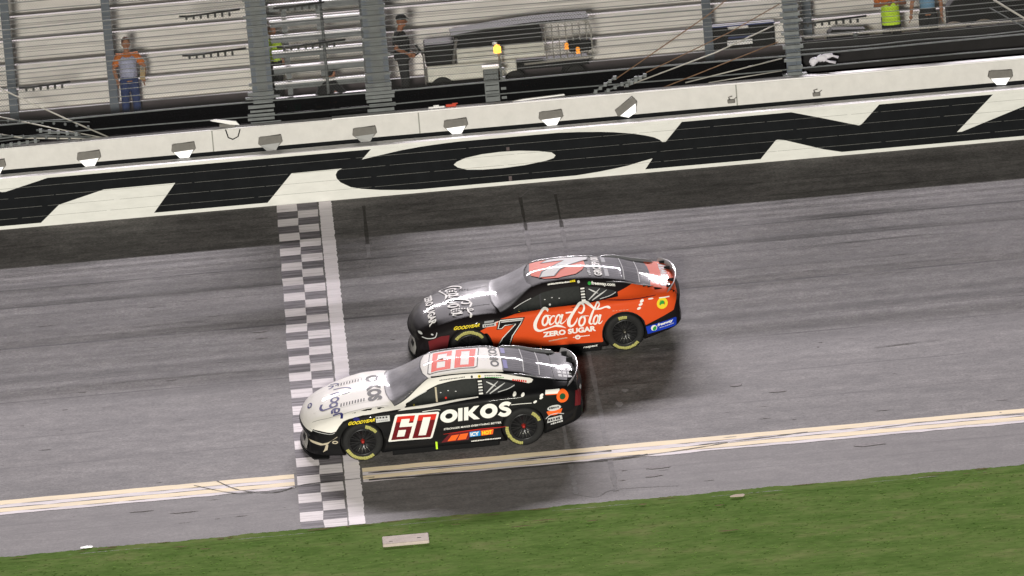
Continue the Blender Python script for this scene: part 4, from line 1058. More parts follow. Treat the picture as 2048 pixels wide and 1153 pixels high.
# spliced cable ends with rows of clips
for x0, x1, zz in ((-5.79, -4.60, 4.80), (-5.80, -4.55, 4.03), (-9.02, -8.01, 3.68), (-3.95, -2.95, 4.80), (-3.95, -2.6, 4.03), (6.3, 7.6, 3.60)):
    mb = MB(); mb.tube([(x0, -.03, zz-.01), (x0+.2, -.03, zz-.02), (x1, -.03, zz+.03)], .022, 6)
    n_ = int((x1-x0)/.14)
    for k in range(1, n_): mb.box(x0+k*.14-.022, x0+k*.14+.022, -.065, .0, zz-.085, zz-.01)
    mb.build('cable_splice', mat('splice_dark', (.03, .03, .03), .6) if 'splice_dark' not in bpy.data.materials else bpy.data.materials['splice_dark'], cf)
STAYS = [([(5.2, 4.42), (4.51, 3.93), (2.57, 2.81)], .011, M_RUST), ([(5.91, 4.02), (4.9, 3.55), (3.2, 2.90)], .010, M_RUST), ([(5.86, 3.64), (4.6, 3.18), (2.75, 2.66)], .014, M_PALE),
         ([(5.83, 3.28), (3.44, 2.56)], .011, M_RUST), ([(5.88, 2.95), (3.95, 2.64)], .013, M_PALE), ([(5.86, 2.71), (4.4, 2.60)], .011, M_PALE),
         ([(-9.9, 4.0), (-9.39, 3.71), (-8.19, 3.02), (-7.37, 2.57)], .016, M_PALE), ([(-9.9, 3.3), (-8.38, 2.83), (-7.34, 2.53)], .013, M_PALE), ([(-9.9, 2.92), (-9.0, 2.70), (-8.2, 2.62), (-7.1, 2.54)], .017, M_PALE), ([(-9.9, 2.66), (-8.6, 2.72), (-7.7, 2.58)], .012, M_STEEL),
         ([(10.09, 3.75), (11.2, 2.95)], .02, M_PALE), ([(10.0, 3.6), (11.2, 2.8)], .012, M_STEEL)]
for k, (pts, r_, m_) in enumerate(STAYS):
    mb = MB(); mb.tube([(x, -.08-.012*k, z) for x, z in pts], r_, 8); mb.build('stay_cable', m_, cf)
random.seed(9)
for k, (x0, z0_, x1, z1_) in enumerate(((2.13, 2.61, 2.62, 2.90), (2.35, 2.62, 3.05, 2.86), (2.75, 2.70, 3.2, 2.90), (-8.75, 2.86, -7.9, 2.70), (-9.5, 2.62, -8.7, 2.66))):
    mb = MB(); a = Vector((x0, -.22-.05*k, z0_)); b_ = Vector((x1, -.22-.05*k, z1_))
    mb.tube([a, b_], .02, 8)
    for q in range(5): p = a.lerp(b_, .1+.2*q); mb.box(p.x-.03, p.x+.03, p.y-.04, p.y+.04, p.z-.035, p.z+.035)
    mb.build('turnbuckle', M_STEEL, cf)
random.seed(14)
for k in range(3):
    mb = MB(); x = -9.4+.0*k
    for q in range(9): x_ = -9.5+q*.22+.05*k; zq = (3.10, 2.80, 2.58)[k]-.02*q-.006*q*q*.3; mb.sphere((x_, -.30-.03*k, zq), .032, (1, 1, 1), 0, 8, 6)
    mb.tube([(-9.6, -.30-.03*k, (3.12, 2.82, 2.59)[k]), (-7.7, -.30-.03*k, (2.90, 2.62, 2.42)[k]+.02)], .012, 6)
    mb.build('clipped_cable', M_STEEL, cf)

# ---- flag stand stair between two steel columns
fs_ = thing('flag_stand', 'open steel stair with bright treads between two tall steel columns', 'flag stand', (-3.2, 7.0, ZG))
def col(x, w_, seed, basew):
    rnd = random.Random(seed); mb = MB(); T_ = 3.9
    for s in (-1, 1): mb.box(x+s*w_*.5-.05, x+s*w_*.5+.05, -.12, -.0, .08, T_)
    mb.box(x-w_*.5+.052, x+w_*.5-.052, -.06, -.045, .08, T_)
    c = mb.build('column', M_BSTEEL, fs_)
    c['label'] = 'blue-grey steel column with bolted cable clamps'
    mb = MB(); mb.box(x-w_*.5+.06, x+w_*.5-.06, -.09, -.065, .3, T_-.1); mb.build('web_plate', M_STEEL, c)
    zz = .03
    while zz < .62:
        e, e2, h = rnd.uniform(.03, basew), rnd.uniform(.03, basew), rnd.uniform(.035, .07)
        mb = MB(); mb.box(x-w_*.5-e, x+w_*.5+e2, -.24+rnd.uniform(0, .05), -.125, zz, zz+h); mb.build('clamp_plate', M_STEEL, c); zz += h+rnd.uniform(.012, .04)
    for zz in (.83, 1.19, 1.35, 1.52, 1.74, 1.96, 2.16, 2.32, 2.5, 2.67, 2.85, 3.05, 3.3):
        e = rnd.uniform(.03, .12); mb = MB(); mb.box(x-w_*.5-e, x+w_*.5+rnd.uniform(.03, .10), -.19, -.125, zz-.03, zz+.03); mb.build('clamp_plate', M_STEEL, c)
col(-1.10, .30, 5, .20); col(1.18, .34, 6, .14)
M_TREAD = mat('bright_tread', (.74, .72, .74), .4, var=.12, vscale=7)
for k in range(8):
    zz = .13+.295*k; yy = .10+.0*k+.22*k*.5
    mb = MB(); mb.box(-.86, .94, yy, yy+.26, zz, zz+.035, bev=.006); 
    tr = mb.build('tread', M_TREAD, fs_)
    mb = MB(); mb.box(-.85, .93, yy+.03, yy+.05, zz-.10, zz-.003); mb.build('tread_brace', M_STEEL, tr)
    mb = MB()
    for x in (-.56, .12): mb.box(x-.05, x+.05, yy+.06, yy+.16, zz-.22, zz-.004)
    mb.build('tread_bracket', M_STEEL, tr)
mb = MB(); mb.box(-.9, .98, .1, .6, 2.62, 2.72); mb.build('landing_beam', M_STEEL, fs_)
mb = MB(); mb.tube([(.18, .05, .05), (.18, .9, 2.6)], .03, 8); mb.build('stringer', M_STEEL, fs_)
mb = MB(); mb.tube([(.95, .05, .05), (.95, .9, 2.6)], .025, 8); mb.build('stringer', M_STEEL, fs_)
mb = MB(); mb.box(.15, .93, .02, .14, .085, .12); mb.build('foot_board', M_TREAD, fs_)

# ---- wall lamps
def lamp(x, z, label, lit=True, rz=0, rx=0):
    t = thing('wall_lamp', label, 'lamp', (x, 6.06, z), (rx, rz, 0), group='small floodlights along the top of the barrier')
    mb = MB(); mb.poly([(-.215, -.06, .17), (.215, -.06, .20), (.235, -.06, .07), (.17, -.06, .0), (-.17, -.06, -.0), (-.235, -.06, .06)], ext=(0, .15, 0))
    mb.build('housing', M_HOUS, t)
    mb = MB(); mb.box(-.20, .20, -.075, -.055, .178, .196); mb.build('visor', M_HOUS, t)
    mb = MB(); mb.poly([(-.19, -.075, .035), (.19, -.075, .055), (.10, -.10, -.085), (-.08, -.10, -.085)], ext=(0, .05, 0))
    mb.build('lens', M_LENS if lit else M_LENSOFF, t)
for x, z, lit, rz, lab in ((-9.62, 2.20, 1, 0, 'lit grey floodlight cut by the left edge of the photo'), (-7.77, 2.21, 1, 0, 'lit grey floodlight below the leaning rods, left of the fallen white floodlight'),
                  (-5.93, 2.21, 1, 0, 'lit grey floodlight on the barrier, just left of the white floodlight on the wall'), (-4.24, 2.20, 0, 0, 'dull unlit floodlight under the left steel column'),
                  (-2.40, 2.21, 0, 0, 'dull unlit floodlight under the right steel column'), (-.62, 2.21, 1, 0, 'lit grey floodlight under the red scrap on the wall'),
                  (1.24, 2.21, 1, 0, 'lit grey floodlight under the white service cart'), (2.77, 2.26, 1, -.55, 'tilted floodlight leaning to one side near the turnbuckles'),
                  (10.05, 2.23, 1, .08, 'dark hooded floodlight near the right edge of the photo')):
    lamp(x, z, lab, lit, rz)
for k, (x, z, lab) in enumerate(((4.78, 2.28, 'broken black lamp stub on the wall right of the tilted floodlight'), (6.45, 2.27, 'broken black lamp stub below the white cloth bundle'))):
    t = thing('lamp_stub', lab, 'lamp stub', (x, 6.12, z), group='broken lamp stubs')
    mb = MB(); mb.box(-.07, .07, -.03, .08, -.05, .02, bev=.01); mb.tube([(-.03, 0, .02), (-.05, -.01, .07), (.02, -.02, .09)], .012, 6); mb.tube([(.05, 0, .02), (.11, 0, .06)], .01, 6); mb.build('bracket', M_HOUS, t)

# loose things on the wall
t = thing('fallen_floodlight', 'white flat floodlight with a looped wire lying on the wall at the left column', 'floodlight', (-5.1, 6.42, 2.60), (0, radians(8), 0))
mb = MB(); mb.poly([(-.28, 0, .10), (-.20, 0, .13), (.22, 0, .12), (.29, 0, .05), (.1, 0, .05)], ext=(0, .10, 0)); mb.build('shade', M_TOPW, t)
mb = MB(); mb.tube([(.02, -.25, -.02), (.08, -.28, -.17), (.17, -.28, -.20), (.27, -.28, -.14), (.30, -.25, 0)], .011, 6); mb.build('wire_loop', M_DARK, t)
mb = MB(); mb.box(-.1, .2, .02, .08, -.01, .05); mb.build('bracket', M_HOUS, t)
mb = MB(); mb.box(-.16, .16, -.04, .04, 0, .03, bev=.01); mb.box(-.06, .05, -.03, .03, .03, .055, bev=.008)
o = mb.build('cup_lid', M_TOPW); o.location = (-.95, 6.45, 2.602); tag(o, 'flat white scrap on the wall beside the red one', 'scrap')
mb = MB(); mb.box(-.11, .10, -.04, .04, 0, .05, bev=.015); mb.box(.02, .13, -.03, .03, .045, .065, bev=.006)
o = mb.build('red_scrap', mat('red_scrap_paint', (.55, .06, .03), .6)); o.location = (-.66, 6.47, 2.602); tag(o, 'small red scrap on top of the wall', 'scrap')
mb = MB(); mb.poly([(-.55, 0, 0), (.62, 0, .01), (.60, 0, .035), (-.2, 0, .03)], ext=(0, .12, 0))
o = mb.build('white_board', M_TOPW); o.location = (.95, 6.42, 2.603); o.rotation_euler = (0, -.03, 0); tag(o, 'long thin white board lying on the wall near the grey cabinet', 'board')
t = thing('cloth_bundle', 'crumpled white cloth bundle hung on the rail right of the clamped post', 'cloth', (6.7, 6.86, 2.80))
mb = MB(); rnd = random.Random(3)
for p, r_, sc in (((-.18, 0, .02), .085, (1.1, .7, .8)), ((-.02, 0, .06), .09, (1.3, .7, .8)), ((.10, 0, .10), .07, (1.4, .6, .7)), ((-.20, 0, -.03), .06, (1, .8, .8))): mb.sphere(p, r_, sc, 0, 14, 10)
mb.tube([(.1, 0, .10), (.22, -.01, .08), (.30, -.02, .05)], .02, 6); mb.tube([(0, 0, .04), (.12, -.02, -.02), (.24, -.02, -.05)], .02, 6)
for v in mb.bm.verts: v.co += Vector((rnd.uniform(-.012, .012),)*3)
mb.build('cloth', mat('white_cloth', (.62, .60, .66), .9), t)

# cabinet with beacon
t = thing('roadside_cabinet', 'grey louvred cabinet carrying a lit amber beacon on a post', 'cabinet', (.2, 6.85, ZG))
mb = MB(); mb.box(-.17, .12, 0, .25, 0, .73, bev=.01); mb.build('housing', M_STEEL, t)
mb = MB()
for k in range(6): mb.box(-.15, .10, -.012, -.003, .07+.11*k, .085+.11*k)
mb.build('louvres', M_DARK, t)
mb = MB(); mb.box(-.19, .15, -.03, .27, .732, .78, bev=.01); mb.build('lid', M_WHT, t)
mb = MB(); mb.tube([(.19, .05, .0), (.165, .05, 1.02)], .022, 8)
for zz in (.12, .3, .5, .68): mb.box(.15, .25, .0, .10, zz, zz+.05)
mb.build('post', M_STEEL, t)
mb = MB(); mb.lathe([(0, 1.02), (.07, 1.03), (.075, 1.06), (.07, 1.14), (.05, 1.18), (0, 1.19)], 20, 'Z', c=(.14, .05, 0)); bc = mb.build('beacon', M_AMBER, t)
mb = MB(); mb.lathe([(0, 1.195), (.05, 1.20), (.045, 1.24), (0, 1.25)], 16, 'Z', c=(.10, .05, 0)); mb.build('beacon_cap', M_TOPW, bc)

# service cart
ct = thing('service_cart', 'white and black service cart with a wire cage and amber marker lights', 'cart', (.6, 8.3, ZG))
X_ = lambda x: x-.6; Z_ = lambda z: z-ZG
mb = MB(); mb.box(X_(-1.06), X_(.75), 0, 1.1, Z_(2.86), Z_(3.19), bev=.035); mb.build('hood', M_WHT, ct)
mb = MB(); mb.box(X_(-.42), X_(1.33), -.03, 1.0, Z_(3.20), Z_(3.49), bev=.02); bp_ = mb.build('side_panel', M_WHT, ct)
mb = MB()
for zz in (3.30, 3.40): mb.box(X_(-.40), X_(1.31), -.036, -.031, Z_(zz), Z_(zz)+.012)
mb.build('panel_grooves', M_DARK, bp_)
mb = MB(); mb.box(X_(-1.04), X_(-.44), .0, 1.0, Z_(3.19), Z_(3.62), bev=.03); mb.box(X_(-.42), X_(1.30), .05, .95, Z_(3.492), Z_(3.74), bev=.02); mb.build('cab', M_DARK, ct)
mb = MB(); mb.tube([(X_(-.5), 0, Z_(3.20)), (X_(-.45), 0, Z_(3.45)), (X_(-.40), 0, Z_(3.70))], .03, 8); mb.build('windscreen_post', M_HOUS, ct)
mb = MB()
prev = None
for k in range(13):
    u = k/12; x = X_(-.5)+2.75*u; zz = Z_(3.74)+.13*sin(pi*min(u*1.1, 1)*.62)
    p = [(x, -.06, zz), (x, 1.05, zz), (x, 1.05, zz+.035), (x, -.06, zz+.035)]; vs_ = [mb.bm.verts.new(q) for q in p]
    if prev:
        for q in range(4): mb.bm.faces.new((prev[q], prev[(q+1) % 4], vs_[(q+1) % 4], vs_[q]))
    else: mb.bm.faces.new(vs_)
    prev = vs_
mb.bm.faces.new(prev); mb.build('canopy', mat('canopy_grey', (.035, .036, .035), .8), ct)
mb = MB(); xr = X_(2.27)
for x in np.linspace(X_(1.36), X_(2.18), 7): mb.tube([(x, -.02, Z_(3.10)), (x, -.02, Z_(3.80))], .013, 6)
for zz in (3.12, 3.34, 3.56, 3.76): mb.tube([(X_(1.34), -.02, Z_(zz)), (xr-.05, -.02, Z_(zz))], .013, 6)
mb.tube([(X_(1.30), -.02, Z_(3.86)), (xr-.18, -.02, Z_(3.87)), (xr-.04, -.02, Z_(3.80)), (xr, -.02, Z_(3.65)), (xr, -.02, Z_(3.10)), (X_(.9), -.02, Z_(3.07))], .022, 8)
mb.build('cage', M_PALE, ct)
mb = MB(); mb.box(X_(1.80), X_(2.26), -.10, .3, Z_(3.24), Z_(3.46), bev=.04); mb.build('seat_box', M_DARK, ct)
mb = MB(); mb.box(X_(.3), X_(2.2), .05, 1.0, Z_(2.95), Z_(3.06), bev=.01); mb.build('chassis', M_DARK, ct)
for x in (-.75, .70, 1.9):
    for yy in (.02, .95):
        mb = MB(); mb.lathe([(.10, -.07), (.20, -.075), (.235, -.05), (.235, .05), (.20, .075), (.10, .07)], 28, 'Y', c=(X_(x), yy, .237)); wv = mb.build('wheel', M_TYRE, ct)
        mb = MB(); mb.lathe([(0, -.06), (.09, -.065), (.105, -.04)], 20, 'Y', c=(X_(x), yy, .237)); mb.build('hub', M_HOUS, wv)
for x, zz in ((1.76, 3.39), (1.98, 3.29)):
    mb = MB(); mb.lathe([(0, -.14), (.035, -.14), (.045, -.11), (.045, -.07)], 16, 'Y', c=(X_(x), 0, Z_(zz))); mb.box(X_(x)-.04, X_(x)+.04, -.12, -.08, Z_(zz)-.09, Z_(zz)-.05); mb.build('marker_light', M_AMBD, ct)

# equipment
t = thing('equipment_case', 'long black equipment case with a blue lid edge and white plate', 'case', (5.33, 9.72, 2.832))
mb = MB(); mb.box(-.70, -.22, 0, .35, 0, .42, bev=.03); mb.box(.20, .70, 0, .35, 0, .44, bev=.03); mb.box(-.22, .20, .05, .35, 0, .36, bev=.01); mb.build('shell', M_DARK, t)
mb = MB(); mb.box(-.72, .72, -.02, .37, .445, .475, bev=.008); mb.box(-.24, .22, .0, .04, .20, .24); mb.build('lid', mat('deep_blue_lid', (.02, .035, .13), .4, coat=.4), t)
mb = MB(); mb.box(-.27, .24, -.02, .045, .07, .17, bev=.006); mb.build('plate', M_TOPW, t)
t = thing('low_barrier', 'low black barrier topped by a pale rail in front of two standing people', 'barrier', (9.2, 7.7, ZG))
mb = MB(); mb.box(-2.85, 4.5, 0, .05, .0, .62); mb.build('panel', mat('black_screen', (.014, .013, .014), .8, var=.4, vscale=2), t)
mb = MB(); mb.tube([(-2.9, -.02, .70), (0, -.02, .68), (4.5, -.02, .62)], .022, 8); mb.build('top_rail', M_PALE, t)
mb = MB(); mb.sphere((-1.75, -.03, .66), .05, (1.2, 1, 1), 0, 10, 8); mb.build('rail_joint', M_STEEL, t)
o = MB().poly([(-.42, 0, 0), (.46, 0, 0), (.44, 0, .58), (.36, 0, .70), (-.30, 0, .74), (-.38, 0, .68)], ext=(0, .4, 0)).build('generator_cover', M_DARK)
o.location = (7.35, 8.2, ZG); tag(o, 'squat black covered generator behind the low barrier, left of the yellow vest', 'generator')
for x, lab in ((9.5, 'left one of two tan cable drums behind the low barrier'), (10.1, 'right one of two tan cable drums behind the low barrier')):
    t = thing('cable_drum', lab, 'cable drum', (x, 8.15, ZG+.33), group='tan cable drums')
    mb = MB(); mb.lathe([(0, .0), (.31, .0), (.325, .01), (.325, .05), (.31, .06), (.15, .061), (.15, .30), (.31, .30), (.325, .31), (.325, .35), (0, .36)], 40, 'Y'); mb.build('drum', mat('tan_drum', (.30, .25, .20), .8, var=.2, vscale=5) if 'tan_drum' not in bpy.data.materials else bpy.data.materials['tan_drum'], t)
    mb = MB(); mb.lathe([(0, -.012), (.05, -.012), (.06, -.002)], 20, 'Y'); mb.build('hub', M_DARK, t)
t = thing('dark_trailer', 'dark trailer body with a sloping pale side at the right edge', 'trailer', (10.2, 8.85, ZG))
mb = MB(); mb.poly([(-.75, 0, .35), (1.9, 0, .35), (1.9, 0, .75), (.5, 0, 1.25), (-.45, 0, 1.22), (-.75, 0, .9)], ext=(0, .5, 0)); mb.build('body', M_DARK, t)
mb = MB(); mb.poly([(.2, -.02, 1.22), (.6, -.02, 1.2), (1.9, -.02, .72), (1.9, -.02, .45)], ext=(0, .018, 0)); mb.build('side_panel', M_PALE, t)
for x in (-.3, .9):
    mb = MB(); mb.lathe([(0, -.06), (.15, -.07), (.24, -.05), (.25, .0), (.24, .1), (0, .1)], 24, 'Y', c=(x, .05, .25)); mb.build('wheel', M_TYRE, t)
t = thing('forked_bracket', 'small black forked bracket on a pole beside the person in black', 'bracket', (-1.1, 7.6, ZG))
mb = MB(); mb.tube([(.02, 0, 0), (.0, 0, 1.0), (-.04, 0, 1.10)], .016, 8); mb.build('pole', M_HOUS, t)
mb = MB(); mb.tube([(-.14, 0, 1.25), (-.04, 0, 1.10), (.08, 0, 1.03)], .022, 8); mb.tube([(-.14, 0, 1.04), (-.04, 0, 1.10), (.0, 0, 1.02)], .016, 8); mb.build('fork', M_DARK, t)
t = thing('green_bag', 'small green and white bag on the ground under the stair', 'bag', (-3.72, 7.75, ZG))
mb = MB(); mb.box(-.14, .14, 0, .2, 0, .34, bev=.05); mb.build('pouch', mat('green_fabric', (.01, .16, .09), .8), t)
mb = MB(); mb.poly([(.10, -.02, .36), (.42, -.02, .30), (.42, -.02, .25), (.10, -.02, .30)], ext=(0, .2, 0)); mb.build('flap', M_WHT, t)

# ---- people
M_SKIN = mat('skin', (.36, .17, .10), .6); M_SKIN2 = mat('skin_tan', (.30, .12, .06), .6)
def remeshed(name, mb, m, parent, vox=.011):
    me = bpy.data.meshes.new(name); mb.bm.to_mesh(me); mb.bm.free()
    ob = bpy.data.objects.new('tmp', me); COL.objects.link(ob)
    r = ob.modifiers.new('r', 'REMESH'); r.mode = 'VOXEL'; r.voxel_size = vox; r.use_smooth_shade = True
    s = ob.modifiers.new('s', 'SMOOTH'); s.factor = .5; s.iterations = 3
    dg = bpy.context.evaluated_depsgraph_get(); dg.update(); out = bpy.data.meshes.new_from_object(ob.evaluated_get(dg))
    bpy.data.objects.remove(ob); out.materials.clear(); out.materials.append(m)
    for p in out.polygons: p.use_smooth = True
    return link(bpy.data.objects.new(name, out), parent)
def limb(mb, pts, rr): mb.tube(pts, 0, 14, rr=rr)
def person(label, loc, rz, J, shirt, trousers, hat=None, vest=None, shorts=False, skin=None, shoe=M_DARK, hair=None, scale=1.0, long_sleeve=False):
    """local frame: faces -Y, x to its left side; J holds joints"""
    skin = skin or M_SKIN
    t = thing('person', label, 'person', loc, (0, 0, rz)); t.scale = (scale,)*3
    g = lambda k: Vector(J[k]); mb = MB()
    hip, chest, neck, head = g('hip'), g('chest'), g('neck'), g('head')
    limb(mb, [hip-Vector((0, 0, .08)), hip, (hip+chest)/2, chest, neck-Vector((0, 0, .03))], [.12, .145, .135, .155, .08])
    mb.sphere(chest, .15, (1.15, .72, .8), 0, 16, 12)
    limb(mb, [neck-Vector((0, 0, .08)), neck, head-Vector((0, 0, .06))], [.065, .056, .055])
    hd = (g('look')-head).normalized(); side = hd.cross(Vector((0, 0, 1))).normalized()
    mb.sphere(head, .10, (.78, .92, 1.16), 0, 18, 14); mb.sphere(head+hd*.02-Vector((0, 0, .055)), .07, (.85, 1, .9), 0, 14, 10)
    limb(mb, [head+hd*.085+Vector((0, 0, .015)), head+hd*.115-Vector((0, 0, .02)), head+hd*.09-Vector((0, 0, .03))], [.010, .016, .013])
    for s in (-1, 1): mb.sphere(head+side*s*.080-Vector((0, 0, .01)), .026, (.5, 1, 1.3), 0, 8, 6)
    for s, k in ((1, 'l'), (-1, 'r')):
        sh, el, wr_ = g('sh'+k), g('el'+k), g('wr'+k)
        limb(mb, [chest+Vector((0, 0, .06)), sh, (sh+el)/2, el, (el+wr_)/2, wr_], [.07, .062, .052, .042, .040, .028])
        d = (wr_-el).normalized(); hl = .085; a = d.orthogonal().normalized(); a = Vector((1, 0, 0))-d*d.x; a.normalize(); b_ = d.cross(a)
        pal = wr_+d*.05; mb.sphere(pal, .042, (1, 1, 1), 0, 10, 8)
        for q in range(4):
            o_ = b_*(q-1.5)*.020; L_ = (.065, .078, .072, .055)[q]
            limb(mb, [pal+o_, pal+o_+d*.045, pal+o_+d*(.045+L_*.5)+a*.012*s, pal+o_+d*(.04+L_)+a*.03*s], [.012, .0105, .0095, .008])
        limb(mb, [pal-d*.02-b_*.02, pal+d*.02-b_*.050, pal+d*.05-b_*.055], [.013, .011, .009])
        hp, kn, an = g('hp'+k), g('kn'+k), g('an'+k)
        limb(mb, [hip, hp, (hp+kn)/2, kn, (kn+an)/2+Vector((0, .012, 0)), an], [.10, .092, .078, .056, .052, .036])
        limb(mb, [an, an+Vector((0, -.06, -.05)), an+Vector((0, -.15, -.062))], [.04, .04, .028])
    remeshed('body', mb, skin, t, .0085)
    # features
    mb = MB()
    for s in (-1, 1): mb.sphere(head+hd*.088+side*s*.032+Vector((0, 0, .012)), .011, (1, 1, .7), 0, 8, 6)
    mb.build('eyes', M_DARK, t)
    mb = MB(); p = head+hd*.092-Vector((0, 0, .058)); mb.tube([p-side*.024, p+hd*.004, p+side*.024], .006, 6); mb.build('mouth', mat('lips', (.25, .07, .05), .6) if 'lips' not in bpy.data.materials else bpy.data.materials['lips'], t)
    if hair:
        mb = MB(); mb.sphere(head-hd*.02+Vector((0, 0, .025)), .108, (.82, .90, 1.08), 0, 16, 12); remeshed('hair', mb, hair, t, .012)
    if hat:
        mb = MB(); mb.sphere(head+Vector((0, 0, .065)), .108, (.86, .98, .68), 0, 18, 12)
        q = head+hd*.10+Vector((0, 0, .055)); limb(mb, [q-hd*.04, q, q+hd*.055-Vector((0, 0, .008))], [.03, .022, .014])
        for s in (-.6, .6): limb(mb, [q-hd*.05+side*s*.05, q+side*s*.055+hd*.03], [.022, .014])
        remeshed('cap', mb, hat, t, .01)
    mb = MB()
    limb(mb, [hip+Vector((0, 0, .02)), (hip+chest)/2, chest, chest+Vector((0, 0, .07)), neck-Vector((0, 0, .02))], [.150, .156, .172, .14, .078])
    mb.sphere(chest, .17, (1.18, .74, .8), 0, 16, 12)
    for k in 'lr':
        sh, el, wr_ = g('sh'+k), g('el'+k), g('wr'+k)
        if long_sleeve: limb(mb, [chest+Vector((0, 0, .06)), sh, el, (el+wr_)*.5], [.08, .078, .06, .052])
        else: limb(mb, [chest+Vector((0, 0, .06)), sh, sh.lerp(el, .75)], [.08, .080, .068])
    remeshed('shirt', mb, shirt, t, .012)
    mb = MB()
    limb(mb, [hip+Vector((0, 0, .06)), hip-Vector((0, 0, .05))], [.168, .160])
    for k in 'lr':
        hp, kn, an = g('hp'+k), g('kn'+k), g('an'+k)
        if shorts: limb(mb, [hip, hp, hp.lerp(kn, .9)], [.12, .112, .10])
        else: limb(mb, [hip, hp, kn, an+Vector((0, 0, .02))], [.12, .108, .082, .070])
    remeshed('shorts' if shorts else 'trousers', mb, trousers, t, .012)
    for k in 'lr':
        an = g('an'+k); mb = MB(); limb(mb, [an+Vector((0, .03, -.03)), an+Vector((0, -.06, -.045)), an+Vector((0, -.17, -.052))], [.048, .05, .034]); remeshed('shoe', mb, shoe, t, .012)
    if vest:
        mb = MB(); low = len(vest) > 2
        limb(mb, [hip+Vector((0, 0, vest[1])), hip, (hip+chest)/2] + ([chest-Vector((0, 0, .10))] if low else [chest, chest+Vector((0, 0, .09))]), [.196 if low else .176, .19 if low else .176, .178] + ([.182] if low else [.186, .13]))
        if not low: mb.sphere(chest, .182, (1.10, .78, .85), 0, 16, 12)
        remeshed('vest', mb, vest[0], t, .014)
    return t
def stand(**kw):
    J = dict(hip=(0, 0, .95), chest=(0, .01, 1.28), neck=(0, .01, 1.47), head=(0, -.01, 1.63), look=(0, -1, 1.60), shl=(.178, .01, 1.385), shr=(-.178, .01, 1.385),
             ell=(.27, .03, 1.12), elr=(-.27, .03, 1.12), wrl=(.27, -.03, .87), wrr=(-.27, -.03, .87), hpl=(.09, 0, .88), hpr=(-.09, 0, .88), knl=(.11, -.02, .48), knr=(-.11, -.02, .48), anl=(.12, .02, .08), anr=(-.12, .02, .08))
    J.update(kw); return J
M_OR = mat('orange_shirt_cloth', (.62, .17, .03), .85, var=.2, vscale=8); M_LIL = mat('lilac_vest_cloth', (.42, .43, .60), .85, var=.25, vscale=14)
M_JEAN = mat('blue_jeans', (.035, .055, .16), .9, var=.3, vscale=10); M_BK = mat('black_cloth', (.012, .012, .014), .9); M_BK2 = mat('charcoal_cloth', (.02, .02, .022), .9)
M_HAIR = mat('brown_hair', (.10, .04, .025), .8); M_NEON = mat('neon_cloth', (.55, .80, .04), .8, var=.12, vscale=9); M_BLUE = mat('light_blue_cloth', (.16, .30, .45), .85); M_CAPK = mat('black_cap_cloth', (.01, .01, .012), .85)
person('person in orange shirt, pale lilac vest and blue jeans facing the track', (-6.93, 8.75, ZG), .12,
       stand(wrl=(.29, -.10, .92), ell=(.33, .02, 1.14), elr=(-.28, .04, 1.13), wrr=(-.24, -.10, .90)), M_OR, M_JEAN, vest=(M_LIL, .08), hair=M_HAIR)
t = thing('clipboard', 'tan clipboard held at the left side of the person in orange', 'clipboard', (-6.66, 8.60, ZG+.90), (0, .1, 0))
mb = MB(); mb.box(-.05, .05, -.01, .01, 0, .24, bev=.004); mb.build('board', mat('tan_card', (.42, .30, .16), .7), t)
mb = MB(); mb.box(-.03, .03, -.018, -.011, .20, .23); mb.build('clip', M_STEEL, t)
person('person in black shirt and black cap standing in profile, facing right', (-1.50, 7.85, ZG), pi/2,
       stand(shl=(.19, .04, 1.40), ell=(.25, .10, 1.14), wrl=(.18, -.12, 1.02), elr=(-.25, .12, 1.15), wrr=(-.16, -.10, 1.03), head=(0, -.03, 1.64), look=(0, -1, 1.55)), M_BK, M_BK2, hat=M_CAPK, skin=M_SKIN2, scale=1.04)
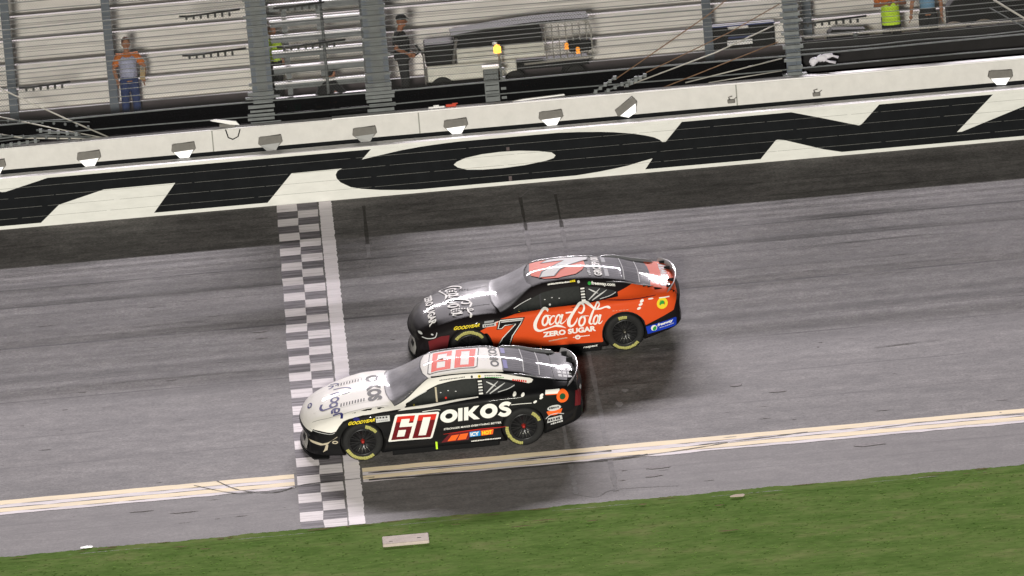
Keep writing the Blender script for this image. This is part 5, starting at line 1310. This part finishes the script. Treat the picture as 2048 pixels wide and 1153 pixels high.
person('person in black crouching at the foot of the steel stair', (-3.10, 7.42, ZG), 2.3,
       dict(hip=(0, .12, .30), chest=(0, -.08, .58), neck=(0, -.16, .72), head=(0, -.22, .85), look=(0, -1, .70), shl=(.18, -.10, .66), shr=(-.18, -.10, .66), ell=(.24, -.28, .46), elr=(-.24, -.28, .46),
            wrl=(.10, -.44, .40), wrr=(-.12, -.46, .38), hpl=(.10, .10, .28), hpr=(-.10, .10, .28), knl=(.17, -.26, .44), knr=(-.17, -.26, .44), anl=(.14, -.12, .08), anr=(-.14, -.12, .08)), M_BK, M_BK2, hat=M_CAPK, hair=M_CAPK, long_sleeve=True)
person('person in orange top with a yellow-green vest round the waist behind the low barrier', (8.22, 8.15, ZG), .1, stand(elr=(-.30, -.02, 1.15), wrr=(-.12, -.22, 1.20), ell=(.30, -.02, 1.15), wrl=(.12, -.22, 1.20)), M_OR, M_BK2, vest=(M_NEON, -.20, 1), skin=M_SKIN2)
person('person in light blue shirt and dark trousers right of the yellow shorts', (8.97, 8.2, ZG), -.15, stand(elr=(-.30, .02, 1.13), wrr=(-.33, -.06, .90)), M_BLUE, M_BK2)
person('person in a green-yellow shirt seen through the open stair treads', (-4.04, 8.9, ZG), .9, stand(), M_NEON, M_BK2)

# ---- in the grass
t = thing('concrete_slab', 'flat pale concrete slab set in the grass below the finish line', 'slab'); t.matrix_world = Matrix.Rotation(BANK, 4, 'X') @ Matrix.Translation((-2.495, -11.03, 0))
mb = MB(); mb.box(-.39, .39, -.17, .17, -.05, .045, bev=.02); mb.build('block', mat('pale_concrete', (.50, .43, .40), .85, var=.2, vscale=9, bump=.5), t)
mb = MB(); mb.box(.19, .26, -.03, -.01, .0455, .0475); mb.box(-.28, -.22, -.08, -.065, .0455, .0475); mb.build('dark_chips', M_DARK, t)
for nm, x, v, s_, lab, m_ in (('paper_scrap', -7.82, -10.14, .10, 'white paper scrap at the edge of the grass on the left', M_TOPW), ('cardboard_scrap', 3.13, -10.45, .12, 'tan cardboard scrap lying in the grass on the right', mat('tan_scrap', (.42, .34, .27), .8))):
    rnd = random.Random(nm); mb = MB(); n_ = 7
    pts = [(s_*cos(2*pi*k/n_)*rnd.uniform(.8, 1.3), s_*.5*sin(2*pi*k/n_)*rnd.uniform(.7, 1.2), .004+rnd.uniform(0, .012)) for k in range(n_)]
    mb.poly(pts, ext=(0, 0, .006)); bmesh.ops.triangulate(mb.bm, faces=mb.bm.faces); o = mb.build(nm, m_); o.matrix_world = Matrix.Rotation(BANK, 4, 'X') @ Matrix.Translation((x, v, .008)); tag(o, lab, 'scrap')
